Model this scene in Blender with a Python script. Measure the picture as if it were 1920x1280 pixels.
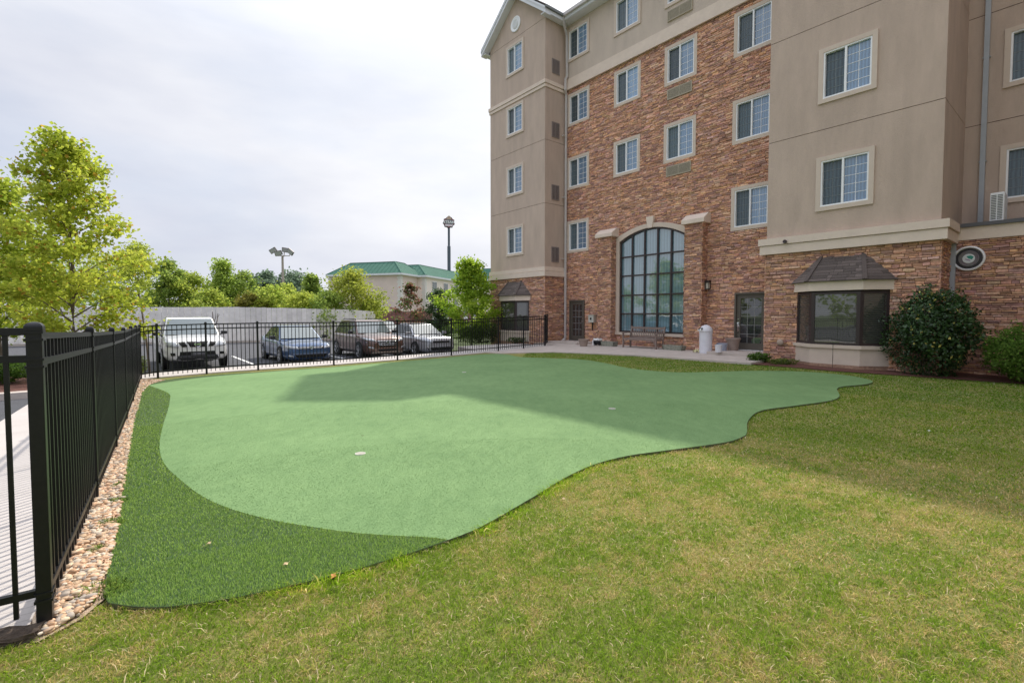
import bpy, bmesh, math, random
import numpy as np
from mathutils import Vector, Matrix
from mathutils.geometry import delaunay_2d_cdt
from mathutils.bvhtree import BVHTree

for o in list(bpy.data.objects): bpy.data.objects.remove(o)
S = bpy.context.scene
COL = S.collection
R = math.radians

# ------------------------------------------------------------------ camera
EYE = 1.545
cd = bpy.data.cameras.new("camera"); cam = bpy.data.objects.new("camera", cd); COL.objects.link(cam)
cd.sensor_width = 36; cd.sensor_fit = 'HORIZONTAL'; cd.lens = 900/1920*36
cd.shift_y = -17.3/1920; cd.clip_start = .05; cd.clip_end = 3000
cam.location = (0, 0, EYE); cam.rotation_euler = (R(90-2.27), 0, 0)
S.camera = cam

# ------------------------------------------------------------------ world and sun
SX, SY = .23, .91                       # sun direction, horizontal offset per metre of height
w = bpy.data.worlds.new("World"); S.world = w; w.use_nodes = True
nt = w.node_tree; N = nt.nodes; Lk = nt.links
for n in list(N): N.remove(n)
out = N.new('ShaderNodeOutputWorld'); bg = N.new('ShaderNodeBackground'); bg.inputs[1].default_value = .1
sky = N.new('ShaderNodeTexSky'); sky.sky_type = 'NISHITA'; sky.sun_disc = False
sky.sun_elevation = math.atan2(1, math.hypot(SX, SY)); sky.sun_rotation = math.atan2(SX, SY)
sky.air_density = 1.0; sky.dust_density = 1.5; sky.ozone_density = 1.5
tc = N.new('ShaderNodeTexCoord'); mp = N.new('ShaderNodeMapping'); mp.inputs['Scale'].default_value = (1, 1, 3.0)
mp.inputs['Rotation'].default_value = (R(6), R(14), 0)
n1 = N.new('ShaderNodeTexNoise'); n1.inputs['Scale'].default_value = 1.7; n1.inputs['Detail'].default_value = 7; n1.inputs['Roughness'].default_value = .5
n1.inputs['Distortion'].default_value = .3
cr = N.new('ShaderNodeValToRGB'); cr.color_ramp.elements[0].position = .38; cr.color_ramp.elements[1].position = .60
cr.color_ramp.elements[0].color = (.68, .68, .68, 1); cr.color_ramp.elements[1].color = (1, 1, 1, 1)
n2 = N.new('ShaderNodeTexNoise'); n2.inputs['Scale'].default_value = 2.6; n2.inputs['Detail'].default_value = 6
cc = N.new('ShaderNodeMix'); cc.data_type = 'RGBA'
cc.inputs[6].default_value = (4.8, 5.05, 5.95, 1); cc.inputs[7].default_value = (7.6, 7.65, 7.9, 1)
# thin cloud grows brighter towards the sun
dt = N.new('ShaderNodeVectorMath'); dt.operation = 'DOT_PRODUCT'
sv = Vector((SX, SY, 1)).normalized(); dt.inputs[1].default_value = sv
mr = N.new('ShaderNodeMapRange'); mr.inputs[1].default_value = .55; mr.inputs[2].default_value = 1.0; mr.inputs[3].default_value = 0; mr.inputs[4].default_value = .95
ad = N.new('ShaderNodeMath'); ad.operation = 'ADD'; ad.use_clamp = True
ml = N.new('ShaderNodeMath'); ml.operation = 'MULTIPLY_ADD'; ml.inputs[1].default_value = 1.6; ml.inputs[2].default_value = -.52
mx = N.new('ShaderNodeMix'); mx.data_type = 'RGBA'
Lk.new(tc.outputs['Generated'], mp.inputs[0]); Lk.new(mp.outputs[0], n1.inputs[0]); Lk.new(mp.outputs[0], n2.inputs[0])
Lk.new(n1.outputs[0], cr.inputs[0]); Lk.new(cr.outputs[0], mx.inputs[0])
Lk.new(tc.outputs['Generated'], dt.inputs[0]); Lk.new(dt.outputs['Value'], mr.inputs[0])
Lk.new(n2.outputs[0], ml.inputs[0]); Lk.new(ml.outputs[0], ad.inputs[0]); Lk.new(mr.outputs[0], ad.inputs[1])
Lk.new(ad.outputs[0], cc.inputs[0]); Lk.new(cc.outputs[2], mx.inputs[7])
Lk.new(sky.outputs[0], mx.inputs[6]); # an overcast dome is brighter overhead than near the horizon
sz = N.new('ShaderNodeSeparateXYZ'); Lk.new(tc.outputs['Generated'], sz.inputs[0])
zr = N.new('ShaderNodeMapRange'); zr.interpolation_type = 'SMOOTHSTEP'; zr.inputs[1].default_value = .38; zr.inputs[2].default_value = 1.0; zr.inputs[3].default_value = 1.0; zr.inputs[4].default_value = 2.3; Lk.new(sz.outputs[2], zr.inputs[0])
sm_ = N.new('ShaderNodeVectorMath'); sm_.operation = 'SCALE'; Lk.new(mx.outputs[2], sm_.inputs[0]); Lk.new(zr.outputs[0], sm_.inputs['Scale']); Lk.new(sm_.outputs[0], bg.inputs[0]); Lk.new(bg.outputs[0], out.inputs[0])

sd = bpy.data.lights.new("sun", 'SUN'); sun = bpy.data.objects.new("sun", sd); COL.objects.link(sun)
sd.energy = 3.2; sd.angle = R(.9); sd.color = (1, .93, .82)
sun.rotation_euler = sv.to_track_quat('Z', 'Y').to_euler(); sun.location = (10, 60, 60)
S.view_settings.view_transform = 'Standard'; S.view_settings.look = 'None'
S.view_settings.exposure = .42; S.view_settings.gamma = 1

# ------------------------------------------------------------------ ground heights (the courtyard falls gently away)
CP = np.array([(-2.3,2.3,0),(-3.59,4.08,-.075),(-4.9,5.85,-.135),(-6.2,7.6,-.19),(-7.6,9.4,-.21),(-8.9,11.2,-.24),(-10,12.9,-.27),
(-8.86,14.04,-.225),(-7.8,14.9,-.225),(-6,16.4,-.235),(-4.2,17.85,-.2),(-2.36,19.3,-.185),(-.5,20.9,-.125),(.6,21.8,-.09),(1.63,22.6,-.05),
(2.5,23.5,-.03),(5.2,20.3,-.04),(7.5,17.5,-.05),(9.6,14.9,-.08),(11.4,12.6,-.14),(13.5,10,-.2),(16,7,-.2),
(0,2.5,0),(3,2,0),(6,3,0),(0,-3,0),(6,-3,0),(-3,-3,.02),(12,0,0),(18,2,-.1),(4,6,-.05),(8,7,-.1),(-1,8,-.1),(3,12,-.1),(-3,13,-.15),(7,11,-.1),
(-8,4,-.15),(-12,8,-.25),(-6,-2,0),(-14,12,-.35),(-9,0,-.1)], float)
def _ph(r2): return .5*r2*np.log(r2+1e-9)
_n = len(CP); _A = np.zeros((_n+3, _n+3))
_A[:_n,:_n] = _ph(((CP[:,None,:2]-CP[None,:,:2])**2).sum(2)) + np.eye(_n)*1.5
_A[:_n,_n] = 1; _A[:_n,_n+1:] = CP[:,:2]; _A[_n:,:_n] = _A[:_n,_n:].T
_W = np.linalg.solve(_A, np.r_[CP[:,2],0,0,0])
def Gv(x, y):
    x = np.atleast_1d(np.asarray(x, float)); y = np.atleast_1d(np.asarray(y, float)); o = np.empty_like(x)
    for i in range(0, len(x), 20000):
        r2 = (CP[None,:,0]-x[i:i+20000,None])**2 + (CP[None,:,1]-y[i:i+20000,None])**2
        o[i:i+20000] = _ph(r2)@_W[:_n] + _W[_n] + _W[_n+1]*x[i:i+20000] + _W[_n+2]*y[i:i+20000]
    return o
def G(x, y): return float(Gv(x, y)[0])
LOT = -.40
TH = R(-50.76); CT, ST = math.cos(TH), math.sin(TH)
def W2(a, v): return (CT*a-ST*v, ST*a+CT*v)         # building axes (a along the facade, v into it) to world
def toL(x, y): return (CT*x+ST*y, -ST*x+CT*y)

# ------------------------------------------------------------------ helpers
def tag(o, label=None, cat=None, group=None, kind=None):
    if label: o['label'] = label
    if cat: o['category'] = cat
    if group: o['group'] = group
    if kind: o['kind'] = kind
    return o
def thing(name, label, cat, loc=(0,0,0), rz=0, group=None):
    o = bpy.data.objects.new(name, None); COL.objects.link(o); o.location = loc; o.rotation_euler = (0,0,rz)
    o.empty_display_size = .2
    return tag(o, label, cat, group)

class MB:
    def __init__(s): s.v = []; s.f = []; s.c = []; s.m = []; s.col = (1,1,1); s.mi = 0; s.M = None
    def add(s, vs, fs):
        n = len(s.v)
        for p in vs:
            p = Vector(p)
            if s.M is not None: p = s.M @ p
            s.v.append(p[:]); s.c.append(s.col)
        for f in fs: s.f.append([i+n for i in f]); s.m.append(s.mi)
        return s
    def box(s, x0, y0, z0, x1, y1, z1):
        return s.add([(x0,y0,z0),(x1,y0,z0),(x1,y1,z0),(x0,y1,z0),(x0,y0,z1),(x1,y0,z1),(x1,y1,z1),(x0,y1,z1)],
            [(0,3,2,1),(4,5,6,7),(0,1,5,4),(1,2,6,5),(2,3,7,6),(3,0,4,7)])
    def bar(s, p, q, w, h=None, up=(0,0,1)):
        p = Vector(p); q = Vector(q); h = h or w; d = (q-p).normalized(); U = Vector(up)
        sd_ = d.cross(U)
        if sd_.length < 1e-4: sd_ = Vector((1,0,0))
        sd_.normalize(); U = sd_.cross(d).normalized(); vs = []
        for e in (p, q):
            for i, j in ((-1,-1),(1,-1),(1,1),(-1,1)): vs.append(e + sd_*(i*w/2) + U*(j*h/2))
        return s.add(vs, [(0,1,2,3),(7,6,5,4),(0,4,5,1),(1,5,6,2),(2,6,7,3),(3,7,4,0)])
    def tube(s, pts, rad, n=8):
        pts = [Vector(p) for p in pts]; rad = rad if hasattr(rad, '__len__') else [rad]*len(pts); vs = []; fs = []
        for i, p in enumerate(pts):
            d = (pts[min(i+1,len(pts)-1)]-pts[max(i-1,0)]).normalized()
            a = d.cross(Vector((0,0,1)))
            if a.length < 1e-3: a = d.cross(Vector((0,1,0)))
            a.normalize(); b = d.cross(a)
            for k in range(n): t = 2*math.pi*k/n; vs.append(p + a*math.cos(t)*rad[i] + b*math.sin(t)*rad[i])
        for i in range(len(pts)-1):
            for k in range(n): fs.append((i*n+k, i*n+(k+1)%n, (i+1)*n+(k+1)%n, (i+1)*n+k))
        fs.append(tuple(range(n))[::-1]); fs.append(tuple(range((len(pts)-1)*n, len(pts)*n)))
        return s.add(vs, fs)
    def lathe(s, prof, c=(0,0,0), n=24, axis='z', cap=True):
        vs = []; fs = []
        for r, h in prof:
            for k in range(n):
                t = 2*math.pi*k/n; x, y = r*math.cos(t), r*math.sin(t)
                vs.append((c[0]+x, c[1]+y, c[2]+h) if axis == 'z' else (c[0]+x, c[1]+h, c[2]+y))
        for i in range(len(prof)-1):
            for k in range(n): fs.append((i*n+k, i*n+(k+1)%n, (i+1)*n+(k+1)%n, (i+1)*n+k))
        if cap and prof[0][0] > 0: fs.append(tuple(range(n))[::-1])
        if cap and prof[0][0] > 0 and prof[-1][0] > 0: fs.append(tuple(range((len(prof)-1)*n, len(prof)*n)))
        return s.add(vs, fs)
    def prism(s, poly, d):                         # poly: 3-D points, extruded by vector d
        n = len(poly); d = Vector(d)
        return s.add([Vector(p) for p in poly]+[Vector(p)+d for p in poly],
            [tuple(range(n))[::-1], tuple(range(n, 2*n))]+[(i,(i+1)%n,n+(i+1)%n,n+i) for i in range(n)])
    def build(s, name, mats, parent=None, loc=None, smooth=False, recalc=True, bevel=0):
        me = bpy.data.meshes.new(name); me.from_pydata([tuple(p) for p in s.v], [], s.f)
        for m_ in (mats if isinstance(mats, (list, tuple)) else [mats]): me.materials.append(m_)
        if any(s.m): me.polygons.foreach_set('material_index', s.m)
        if any(c != (1,1,1) for c in s.c):
            at = me.color_attributes.new('Col', 'FLOAT_COLOR', 'POINT')
            at.data.foreach_set('color', np.c_[np.array(s.c, float), np.ones(len(s.c))].ravel())
        if recalc:
            bm = bmesh.new(); bm.from_mesh(me); bmesh.ops.recalc_face_normals(bm, faces=bm.faces); bm.to_mesh(me); bm.free()
        if smooth:
            me.polygons.foreach_set('use_smooth', [True]*len(me.polygons))
        o = bpy.data.objects.new(name, me); COL.objects.link(o)
        if loc: o.location = loc
        if parent: o.parent = parent
        if bevel:
            b = o.modifiers.new('bevel', 'BEVEL'); b.width = bevel; b.segments = 2; b.limit_method = 'ANGLE'
        return o
def npmesh(name, V, F, cols, mat, parent=None, smooth=False):
    """fast mesh: V (n,3), F (m,k) all the same size"""
    me = bpy.data.meshes.new(name); me.vertices.add(len(V)); me.vertices.foreach_set('co', np.asarray(V, np.float32).ravel())
    m, k = F.shape; me.loops.add(m*k); me.loops.foreach_set('vertex_index', F.astype(np.int32).ravel())
    me.polygons.add(m); me.polygons.foreach_set('loop_start', (np.arange(m)*k).astype(np.int32)); me.polygons.foreach_set('loop_total', np.full(m, k, np.int32))
    me.update(calc_edges=True)
    if cols is not None:
        at = me.color_attributes.new('Col', 'FLOAT_COLOR', 'POINT'); at.data.foreach_set('color', np.c_[cols, np.ones(len(V))].astype(np.float32).ravel())
    if smooth: me.polygons.foreach_set('use_smooth', [True]*m)
    me.materials.append(mat); o = bpy.data.objects.new(name, me); COL.objects.link(o)
    if parent: o.parent = parent
    return o

# ------------------------------------------------------------------ materials
MATS = {}
def mat(name, col=(.5,.5,.5), rough=.7, metal=0, spec=.5, var=0, vscale=5, bump=0, bscale=60, attr=False, trans=0, coat=0, col2=None, sheen=0, stretch=None):
    if name in MATS: return MATS[name]
    m = bpy.data.materials.new(name); m.use_nodes = True; t = m.node_tree; n = t.nodes; l = t.links
    p = n['Principled BSDF']; p.inputs['Roughness'].default_value = rough; p.inputs['Metallic'].default_value = metal
    p.inputs['Specular IOR Level'].default_value = spec; p.inputs['Coat Weight'].default_value = coat; p.inputs['Coat Roughness'].default_value = .04
    p.inputs['Base Color'].default_value = (*col, 1)
    tc = n.new('ShaderNodeTexCoord'); src = None; vec = tc.outputs['Object']
    if stretch:
        mpn = n.new('ShaderNodeMapping'); mpn.inputs['Scale'].default_value = stretch; l.new(vec, mpn.inputs[0]); vec = mpn.outputs[0]
    if attr:
        at = n.new('ShaderNodeAttribute'); at.attribute_name = 'Col'; src = at.outputs['Color']
    if var or col2:
        ns = n.new('ShaderNodeTexNoise'); ns.inputs['Scale'].default_value = vscale; ns.inputs['Detail'].default_value = 6; ns.inputs['Roughness'].default_value = .65
        l.new(vec, ns.inputs[0])
        mr_ = n.new('ShaderNodeMapRange'); mr_.inputs[1].default_value = .3; mr_.inputs[2].default_value = .7; l.new(ns.outputs[0], mr_.inputs[0])
        mxn = n.new('ShaderNodeMix'); mxn.data_type = 'RGBA'; l.new(mr_.outputs[0], mxn.inputs[0])
        if col2: mxn.inputs[6].default_value = (*col, 1); mxn.inputs[7].default_value = (*col2, 1)
        elif attr:
            for i, k in ((6, 1-var), (7, 1+var)):
                vm = n.new('ShaderNodeVectorMath'); vm.operation = 'SCALE'; vm.inputs['Scale'].default_value = k; l.new(src, vm.inputs[0]); l.new(vm.outputs[0], mxn.inputs[i])
        else: mxn.inputs[6].default_value = (*[c*(1-var) for c in col], 1); mxn.inputs[7].default_value = (*[min(1, c*(1+var)) for c in col], 1)
        src = mxn.outputs[2]
    if src: l.new(src, p.inputs['Base Color'])
    if bump:
        nb = n.new('ShaderNodeTexNoise'); nb.inputs['Scale'].default_value = bscale; nb.inputs['Detail'].default_value = 4; l.new(vec, nb.inputs[0])
        bp = n.new('ShaderNodeBump'); bp.inputs['Strength'].default_value = bump; bp.inputs['Distance'].default_value = .02; l.new(nb.outputs[0], bp.inputs['Height']); l.new(bp.outputs[0], p.inputs['Normal'])
    if trans:
        tr = n.new('ShaderNodeBsdfTranslucent'); ms = n.new('ShaderNodeMixShader'); ms.inputs[0].default_value = trans
        if src: l.new(src, tr.inputs[0])
        else: tr.inputs[0].default_value = (*col, 1)
        l.new(p.outputs[0], ms.inputs[1]); l.new(tr.outputs[0], ms.inputs[2]); l.new(ms.outputs[0], n['Material Output'].inputs[0])
    MATS[name] = m; return m

M_stucco = mat('stucco', (.54,.422,.34), .9, var=.10, vscale=1.5, bump=.6, bscale=55, stretch=(1.6,1.6,.4))
M_stucco_l = mat('stucco_light', (.585,.485,.40), .9, var=.08, vscale=1.5, bump=.6, bscale=55, stretch=(1.6,1.6,.4))
M_trim = mat('cream_trim', (.74,.615,.51), .85, var=.06, vscale=3, bump=.2, bscale=80)
M_wtrim = mat('window_surround', (.64,.53,.435), .85, var=.05, vscale=3, bump=.2, bscale=80)
M_stone = mat('ledge_stone', rough=.85, attr=True, var=.28, vscale=14, bump=.5, bscale=40)
M_mortar = mat('mortar_backing', (.10,.06,.045), .95)
M_white = mat('white_vinyl', (.88,.88,.88), .45, var=.03, vscale=8)
M_fascia = mat('white_fascia', (.74,.75,.78), .5, var=.03, vscale=3)
M_black = mat('black_powdercoat', (.008,.008,.009), .38, spec=.35, var=.3, vscale=40, bump=.05, bscale=200)
M_bronze = mat('dark_bronze_frame', (.040,.026,.026), .4)
M_shingle = mat('shingle_base', (.13,.105,.095), .95, var=.35, vscale=30, bump=.6, bscale=80)
M_door = mat('door_paint', (.105,.09,.072), .5, var=.08, vscale=4)
M_metal = mat('galvanised_metal', (.55,.56,.58), .35, metal=.8, var=.1, vscale=12)
M_spout = mat('downspout_paint', (.60,.57,.55), .45, var=.06, vscale=5)
M_concrete = mat('concrete', (.50,.435,.385), .9, var=.12, vscale=2.2, bump=.3, bscale=70)
M_asphalt = mat('asphalt', (.066,.068,.078), .9, var=.22, vscale=3, bump=.5, bscale=120)
M_paint = mat('road_paint', (.75,.75,.73), .7, var=.12, vscale=20)
M_rubber = mat('rubber', (.018,.018,.02), .75)
M_chrome = mat('chrome', (.75,.76,.78), .12, metal=1)
M_alloy = mat('alloy_wheel', (.5,.51,.53), .3, metal=.8)
M_darkplastic = mat('dark_plastic', (.025,.026,.03), .5)
M_leaf = mat('leaf', rough=.6, attr=True, trans=.6, spec=.15)
M_leafdark = mat('glossy_leaf', rough=.38, attr=True, trans=.15, spec=.5)
M_bark = mat('bark', (.16,.125,.10), .95, var=.35, vscale=18, bump=.7, bscale=30)
M_grassblade = mat('grass_blade', rough=.75, attr=True, trans=.4, spec=.06)
M_turfblade = mat('turf_blade', rough=.7, attr=True, trans=.25, spec=.08)
M_pebble = mat('river_pebble', rough=.7, attr=True, var=.15, vscale=40, bump=.15, bscale=90)
M_wood = mat('weathered_teak', (.235,.175,.15), .8, var=.25, vscale=6, bump=.4, bscale=50, stretch=(1,6,6))
M_terracotta = mat('plastic_pot', (.33,.25,.21), .75, var=.12, vscale=6)
M_mulch = mat('mulch', (.12,.045,.03), .95, var=.5, vscale=40, bump=1, bscale=60)
M_soil = mat('soil_edge', (.075,.085,.035), .95, var=.4, vscale=30)
M_headlight = mat('headlight_lens', (.55,.58,.62), .08, spec=.8, coat=1, col2=(.2,.21,.23), vscale=14)

def glass(name, base, rough=.03, ior=1.9, wave=None, wmix=.4, base2=None):
    """window pane: reflective sheet over the blind or curtain right behind it"""
    m = bpy.data.materials.new(name); m.use_nodes = True; t = m.node_tree; n = t.nodes; l = t.links; p = n['Principled BSDF']
    p.inputs['Base Color'].default_value = (*base, 1); p.inputs['Roughness'].default_value = .6; p.inputs['Specular IOR Level'].default_value = .2
    p.inputs['Coat Weight'].default_value = 1; p.inputs['Coat Roughness'].default_value = rough; p.inputs['Coat IOR'].default_value = ior
    oi = n.new('ShaderNodeObjectInfo')
    if wave:
        tc = n.new('ShaderNodeTexCoord'); wv = n.new('ShaderNodeTexWave'); wv.wave_type = 'BANDS'; wv.bands_direction = wave[0]
        wv.inputs['Scale'].default_value = wave[1]; wv.inputs['Distortion'].default_value = wave[2]; wv.inputs['Detail'].default_value = 2
        mxn = n.new('ShaderNodeMix'); mxn.data_type = 'RGBA'; b2 = base2 or tuple(c*wmix for c in base)
        mxn.inputs[6].default_value = (*base, 1); mxn.inputs[7].default_value = (*b2, 1)
        ph_ = n.new('ShaderNodeMath'); ph_.operation = 'MULTIPLY'; ph_.inputs[1].default_value = 40; l.new(oi.outputs['Random'], ph_.inputs[0]); l.new(ph_.outputs[0], wv.inputs['Phase Offset'])
        l.new(tc.outputs['Object'], wv.inputs[0]); l.new(wv.outputs[0], mxn.inputs[0])
        vr = n.new('ShaderNodeMapRange'); vr.inputs[3].default_value = .62; vr.inputs[4].default_value = 1.25; l.new(oi.outputs['Random'], vr.inputs[0])
        vs_ = n.new('ShaderNodeVectorMath'); vs_.operation = 'SCALE'; l.new(mxn.outputs[2], vs_.inputs[0]); l.new(vr.outputs[0], vs_.inputs['Scale']); l.new(vs_.outputs[0], p.inputs['Base Color'])
    tb = n.new('ShaderNodeTexCoord'); nb = n.new('ShaderNodeTexNoise'); nb.inputs['Scale'].default_value = 1.1; l.new(tb.outputs['Object'], nb.inputs[0])
    bp = n.new('ShaderNodeBump'); bp.inputs['Strength'].default_value = .12; bp.inputs['Distance'].default_value = .03; l.new(nb.outputs[0], bp.inputs['Height']); l.new(bp.outputs[0], p.inputs['Coat Normal'])
    return m
G_screen = glass('screened_pane', (.09,.135,.16), .10, 1.5, ('X', 3.2, 2.0), .55)
G_curtain = glass('sky_tint_curtain_pane', (.17,.30,.46), .03, 2.1, ('X', 3.6, 1.5), .6)  # blue in the base stands in for reflected sky, over curtain folds
G_hall = glass('tall_window_pane', (.13,.24,.28), .02, 2.6, ('X', 2.2, .8), .75)  # teal base paints in the sky's reflection
G_blind = glass('pane_over_blinds', (.085,.085,.072), .02, 2.15, ('Z', 5.0, 0), .5)
G_door = glass('door_pane', (.02,.022,.024), .02, 2.0)
G_car = glass('car_glass', (.05,.09,.10), .02, 2.0)
G_cars = glass('car_side_glass', (.02,.03,.03), .02, 1.55)
G_far = glass('far_window_pane', (.08,.10,.11), .05, 1.6)

# ------------------------------------------------------------------ draped ground sheets
def inpoly(x, y, P):
    x = np.asarray(x); y = np.asarray(y); r = np.zeros(x.shape, bool); n = len(P)
    for i in range(n):
        x1, y1 = P[i]; x2, y2 = P[(i+1)%n]
        if y1 == y2: continue
        c = ((y1 > y) != (y2 > y)) & (x < (x2-x1)*(y-y1)/(y2-y1)+x1); r ^= c
    return r
def dense(P, s, closed=True):
    o = []
    for i in range(len(P) if closed else len(P)-1):
        a = P[i]; b = P[(i+1)%len(P)]; k = max(1, int(math.hypot(b[0]-a[0], b[1]-a[1])/s))
        for j in range(k): o.append((a[0]+(b[0]-a[0])*j/k, a[1]+(b[1]-a[1])*j/k))
    return o
def smoothpoly(P, n=5, keep=()):                 # Catmull-Rom
    o = []; m = len(P)
    for i in range(m):
        p0, p1, p2, p3 = [np.array(P[(i+k)%m]) for k in (-1,0,1,2)]
        for j in range(n):
            t = j/n; o.append(tuple(.5*((2*p1)+(-p0+p2)*t+(2*p0-5*p1+4*p2-p3)*t*t+(-p0+3*p1-3*p2+p3)*t**3)))
    return o
def drape(name, poly, dz, mat_, step=.5, skirt=0, zfun=None, skirtmat=None, jitter=0):
    zf = zfun or (lambda x, y: Gv(x, y))
    B = dense(poly, step); xs = [p[0] for p in B]; ys = [p[1] for p in B]
    gx, gy = np.meshgrid(np.arange(min(xs)+step/2, max(xs), step), np.arange(min(ys)+step/2, max(ys), step)); gx = gx.ravel(); gy = gy.ravel()
    k = inpoly(gx, gy, B); gx = gx[k]; gy = gy[k]
    bx = np.array(B); keep = np.ones(len(gx), bool)
    for i in range(len(gx)): keep[i] = ((bx-[gx[i],gy[i]])**2).sum(1).min() > (step*.35)**2
    pts = [Vector(p) for p in B]+[Vector((a, b)) for a, b in zip(gx[keep], gy[keep])]; nb = len(B)
    vo, eo, fo, _, _, _ = delaunay_2d_cdt(pts, [(i,(i+1)%nb) for i in range(nb)], [], 1, 1e-5)
    V = np.array([(p[0], p[1]) for p in vo]); Z = zf(V[:,0], V[:,1])+dz
    mb = MB(); mb.v = [(V[i,0],V[i,1],Z[i]) for i in range(len(V))]; mb.c = [(1,1,1)]*len(V)
    mb.f = [list(f) for f in fo]; mb.m = [0]*len(mb.f)
    if skirt:
        area = sum(B[i][0]*B[(i+1)%nb][1]-B[(i+1)%nb][0]*B[i][1] for i in range(nb))
        bz = zf(np.array([p[0] for p in B]), np.array([p[1] for p in B]))+dz; n0 = len(mb.v)
        for i in range(nb): mb.v += [(B[i][0],B[i][1],bz[i]), (B[i][0],B[i][1],bz[i]-skirt)]; mb.c += [(1,1,1)]*2
        for i in range(nb):
            j = (i+1)%nb; mb.f.append([n0+2*i,n0+2*i+1,n0+2*j+1,n0+2*j]); mb.m.append(1 if skirtmat else 0)
    o = mb.build(name, [mat_, skirtmat] if skirtmat else mat_, recalc=False)
    me = o.data; bm = bmesh.new(); bm.from_mesh(me)
    for f in bm.faces:
        if abs(f.normal.z) > .3 and f.normal.z < 0: f.normal_flip()
    bm.to_mesh(me); bm.free(); return o

def nmat(name, f):
    m = bpy.data.materials.new(name); m.use_nodes = True; f(m.node_tree.nodes, m.node_tree.links, m.node_tree.nodes['Principled BSDF']); return m
def lawn_nodes(n, l, p):
    p.inputs['Roughness'].default_value = .95; p.inputs['Specular IOR Level'].default_value = .1
    tc = n.new('ShaderNodeTexCoord')
    def noise(s, d=5): q = n.new('ShaderNodeTexNoise'); q.inputs['Scale'].default_value = s; q.inputs['Detail'].default_value = d; q.inputs['Roughness'].default_value = .7; l.new(tc.outputs['Object'], q.inputs[0]); return q.outputs[0]
    def mix(a, b, f):
        q = n.new('ShaderNodeMix'); q.data_type = 'RGBA'
        for i, c in ((6,a),(7,b)):
            if isinstance(c, tuple): q.inputs[i].default_value = (*c, 1)
            else: l.new(c, q.inputs[i])
        l.new(f, q.inputs[0]); return q.outputs[2]
    def rng(a, lo, hi): q = n.new('ShaderNodeMapRange'); q.inputs[1].default_value = lo; q.inputs[2].default_value = hi; l.new(a, q.inputs[0]); return q.outputs[0]
    c1 = mix((.15,.24,.03), (.40,.33,.11), rng(noise(1.1), .38, .66))
    c2 = mix((.07,.11,.02), (.46,.40,.19), rng(noise(38, 8), .35, .68))
    q = n.new('ShaderNodeMix'); q.data_type = 'RGBA'; q.inputs[0].default_value = .45; l.new(c1, q.inputs[6]); l.new(c2, q.inputs[7]); l.new(q.outputs[2], p.inputs['Base Color'])
    bp = n.new('ShaderNodeBump'); bp.inputs['Strength'].default_value = 1; bp.inputs['Distance'].default_value = .03; l.new(noise(60, 6), bp.inputs['Height']); l.new(bp.outputs[0], p.inputs['Normal'])
M_lawn = nmat('lawn', lawn_nodes)
M_far = mat('far_grass', (.07,.10,.03), .95, var=.4, vscale=.2)
def green_nodes(n, l, p):
    p.inputs['Roughness'].default_value = .85; p.inputs['Specular IOR Level'].default_value = .15
    tc = n.new('ShaderNodeTexCoord')
    def noise(s, d, st): 
        mp_ = n.new('ShaderNodeMapping'); mp_.inputs['Scale'].default_value = st; l.new(tc.outputs['Object'], mp_.inputs[0])
        q = n.new('ShaderNodeTexNoise'); q.inputs['Scale'].default_value = s; q.inputs['Detail'].default_value = d; q.inputs['Roughness'].default_value = .6; l.new(mp_.outputs[0], q.inputs[0]); return q.outputs[0]
    a = noise(.6, 4, (1,1,1)); b = noise(7, 6, (1,.45,1)); c = noise(75, 5, (1,.8,1))
    s1 = n.new('ShaderNodeMath'); s1.operation = 'MULTIPLY_ADD'; l.new(b, s1.inputs[0]); s1.inputs[1].default_value = .45; 
    s0 = n.new('ShaderNodeMath'); s0.operation = 'MULTIPLY'; l.new(a, s0.inputs[0]); s0.inputs[1].default_value = .45; l.new(s0.outputs[0], s1.inputs[2])
    s2 = n.new('ShaderNodeMath'); s2.operation = 'MULTIPLY_ADD'; l.new(c, s2.inputs[0]); s2.inputs[1].default_value = .75; l.new(s1.outputs[0], s2.inputs[2])
    r = n.new('ShaderNodeMapRange'); r.inputs[1].default_value = .52; r.inputs[2].default_value = 1.12; l.new(s2.outputs[0], r.inputs[0])
    q = n.new('ShaderNodeMix'); q.data_type = 'RGBA'; q.inputs[6].default_value = (.098,.185,.072,1); q.inputs[7].default_value = (.215,.335,.142,1); l.new(r.outputs[0], q.inputs[0]); l.new(q.outputs[2], p.inputs['Base Color'])
    bp = n.new('ShaderNodeBump'); bp.inputs['Strength'].default_value = .5; bp.inputs['Distance'].default_value = .01; l.new(noise(160, 3, (1,1,1)), bp.inputs['Height']); l.new(bp.outputs[0], p.inputs['Normal'])
M_green = nmat('putting_turf', green_nodes)
M_turf = mat('fringe_turf_backing', (.045,.09,.022), .95, var=.4, vscale=60, bump=.6, bscale=150)
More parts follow.
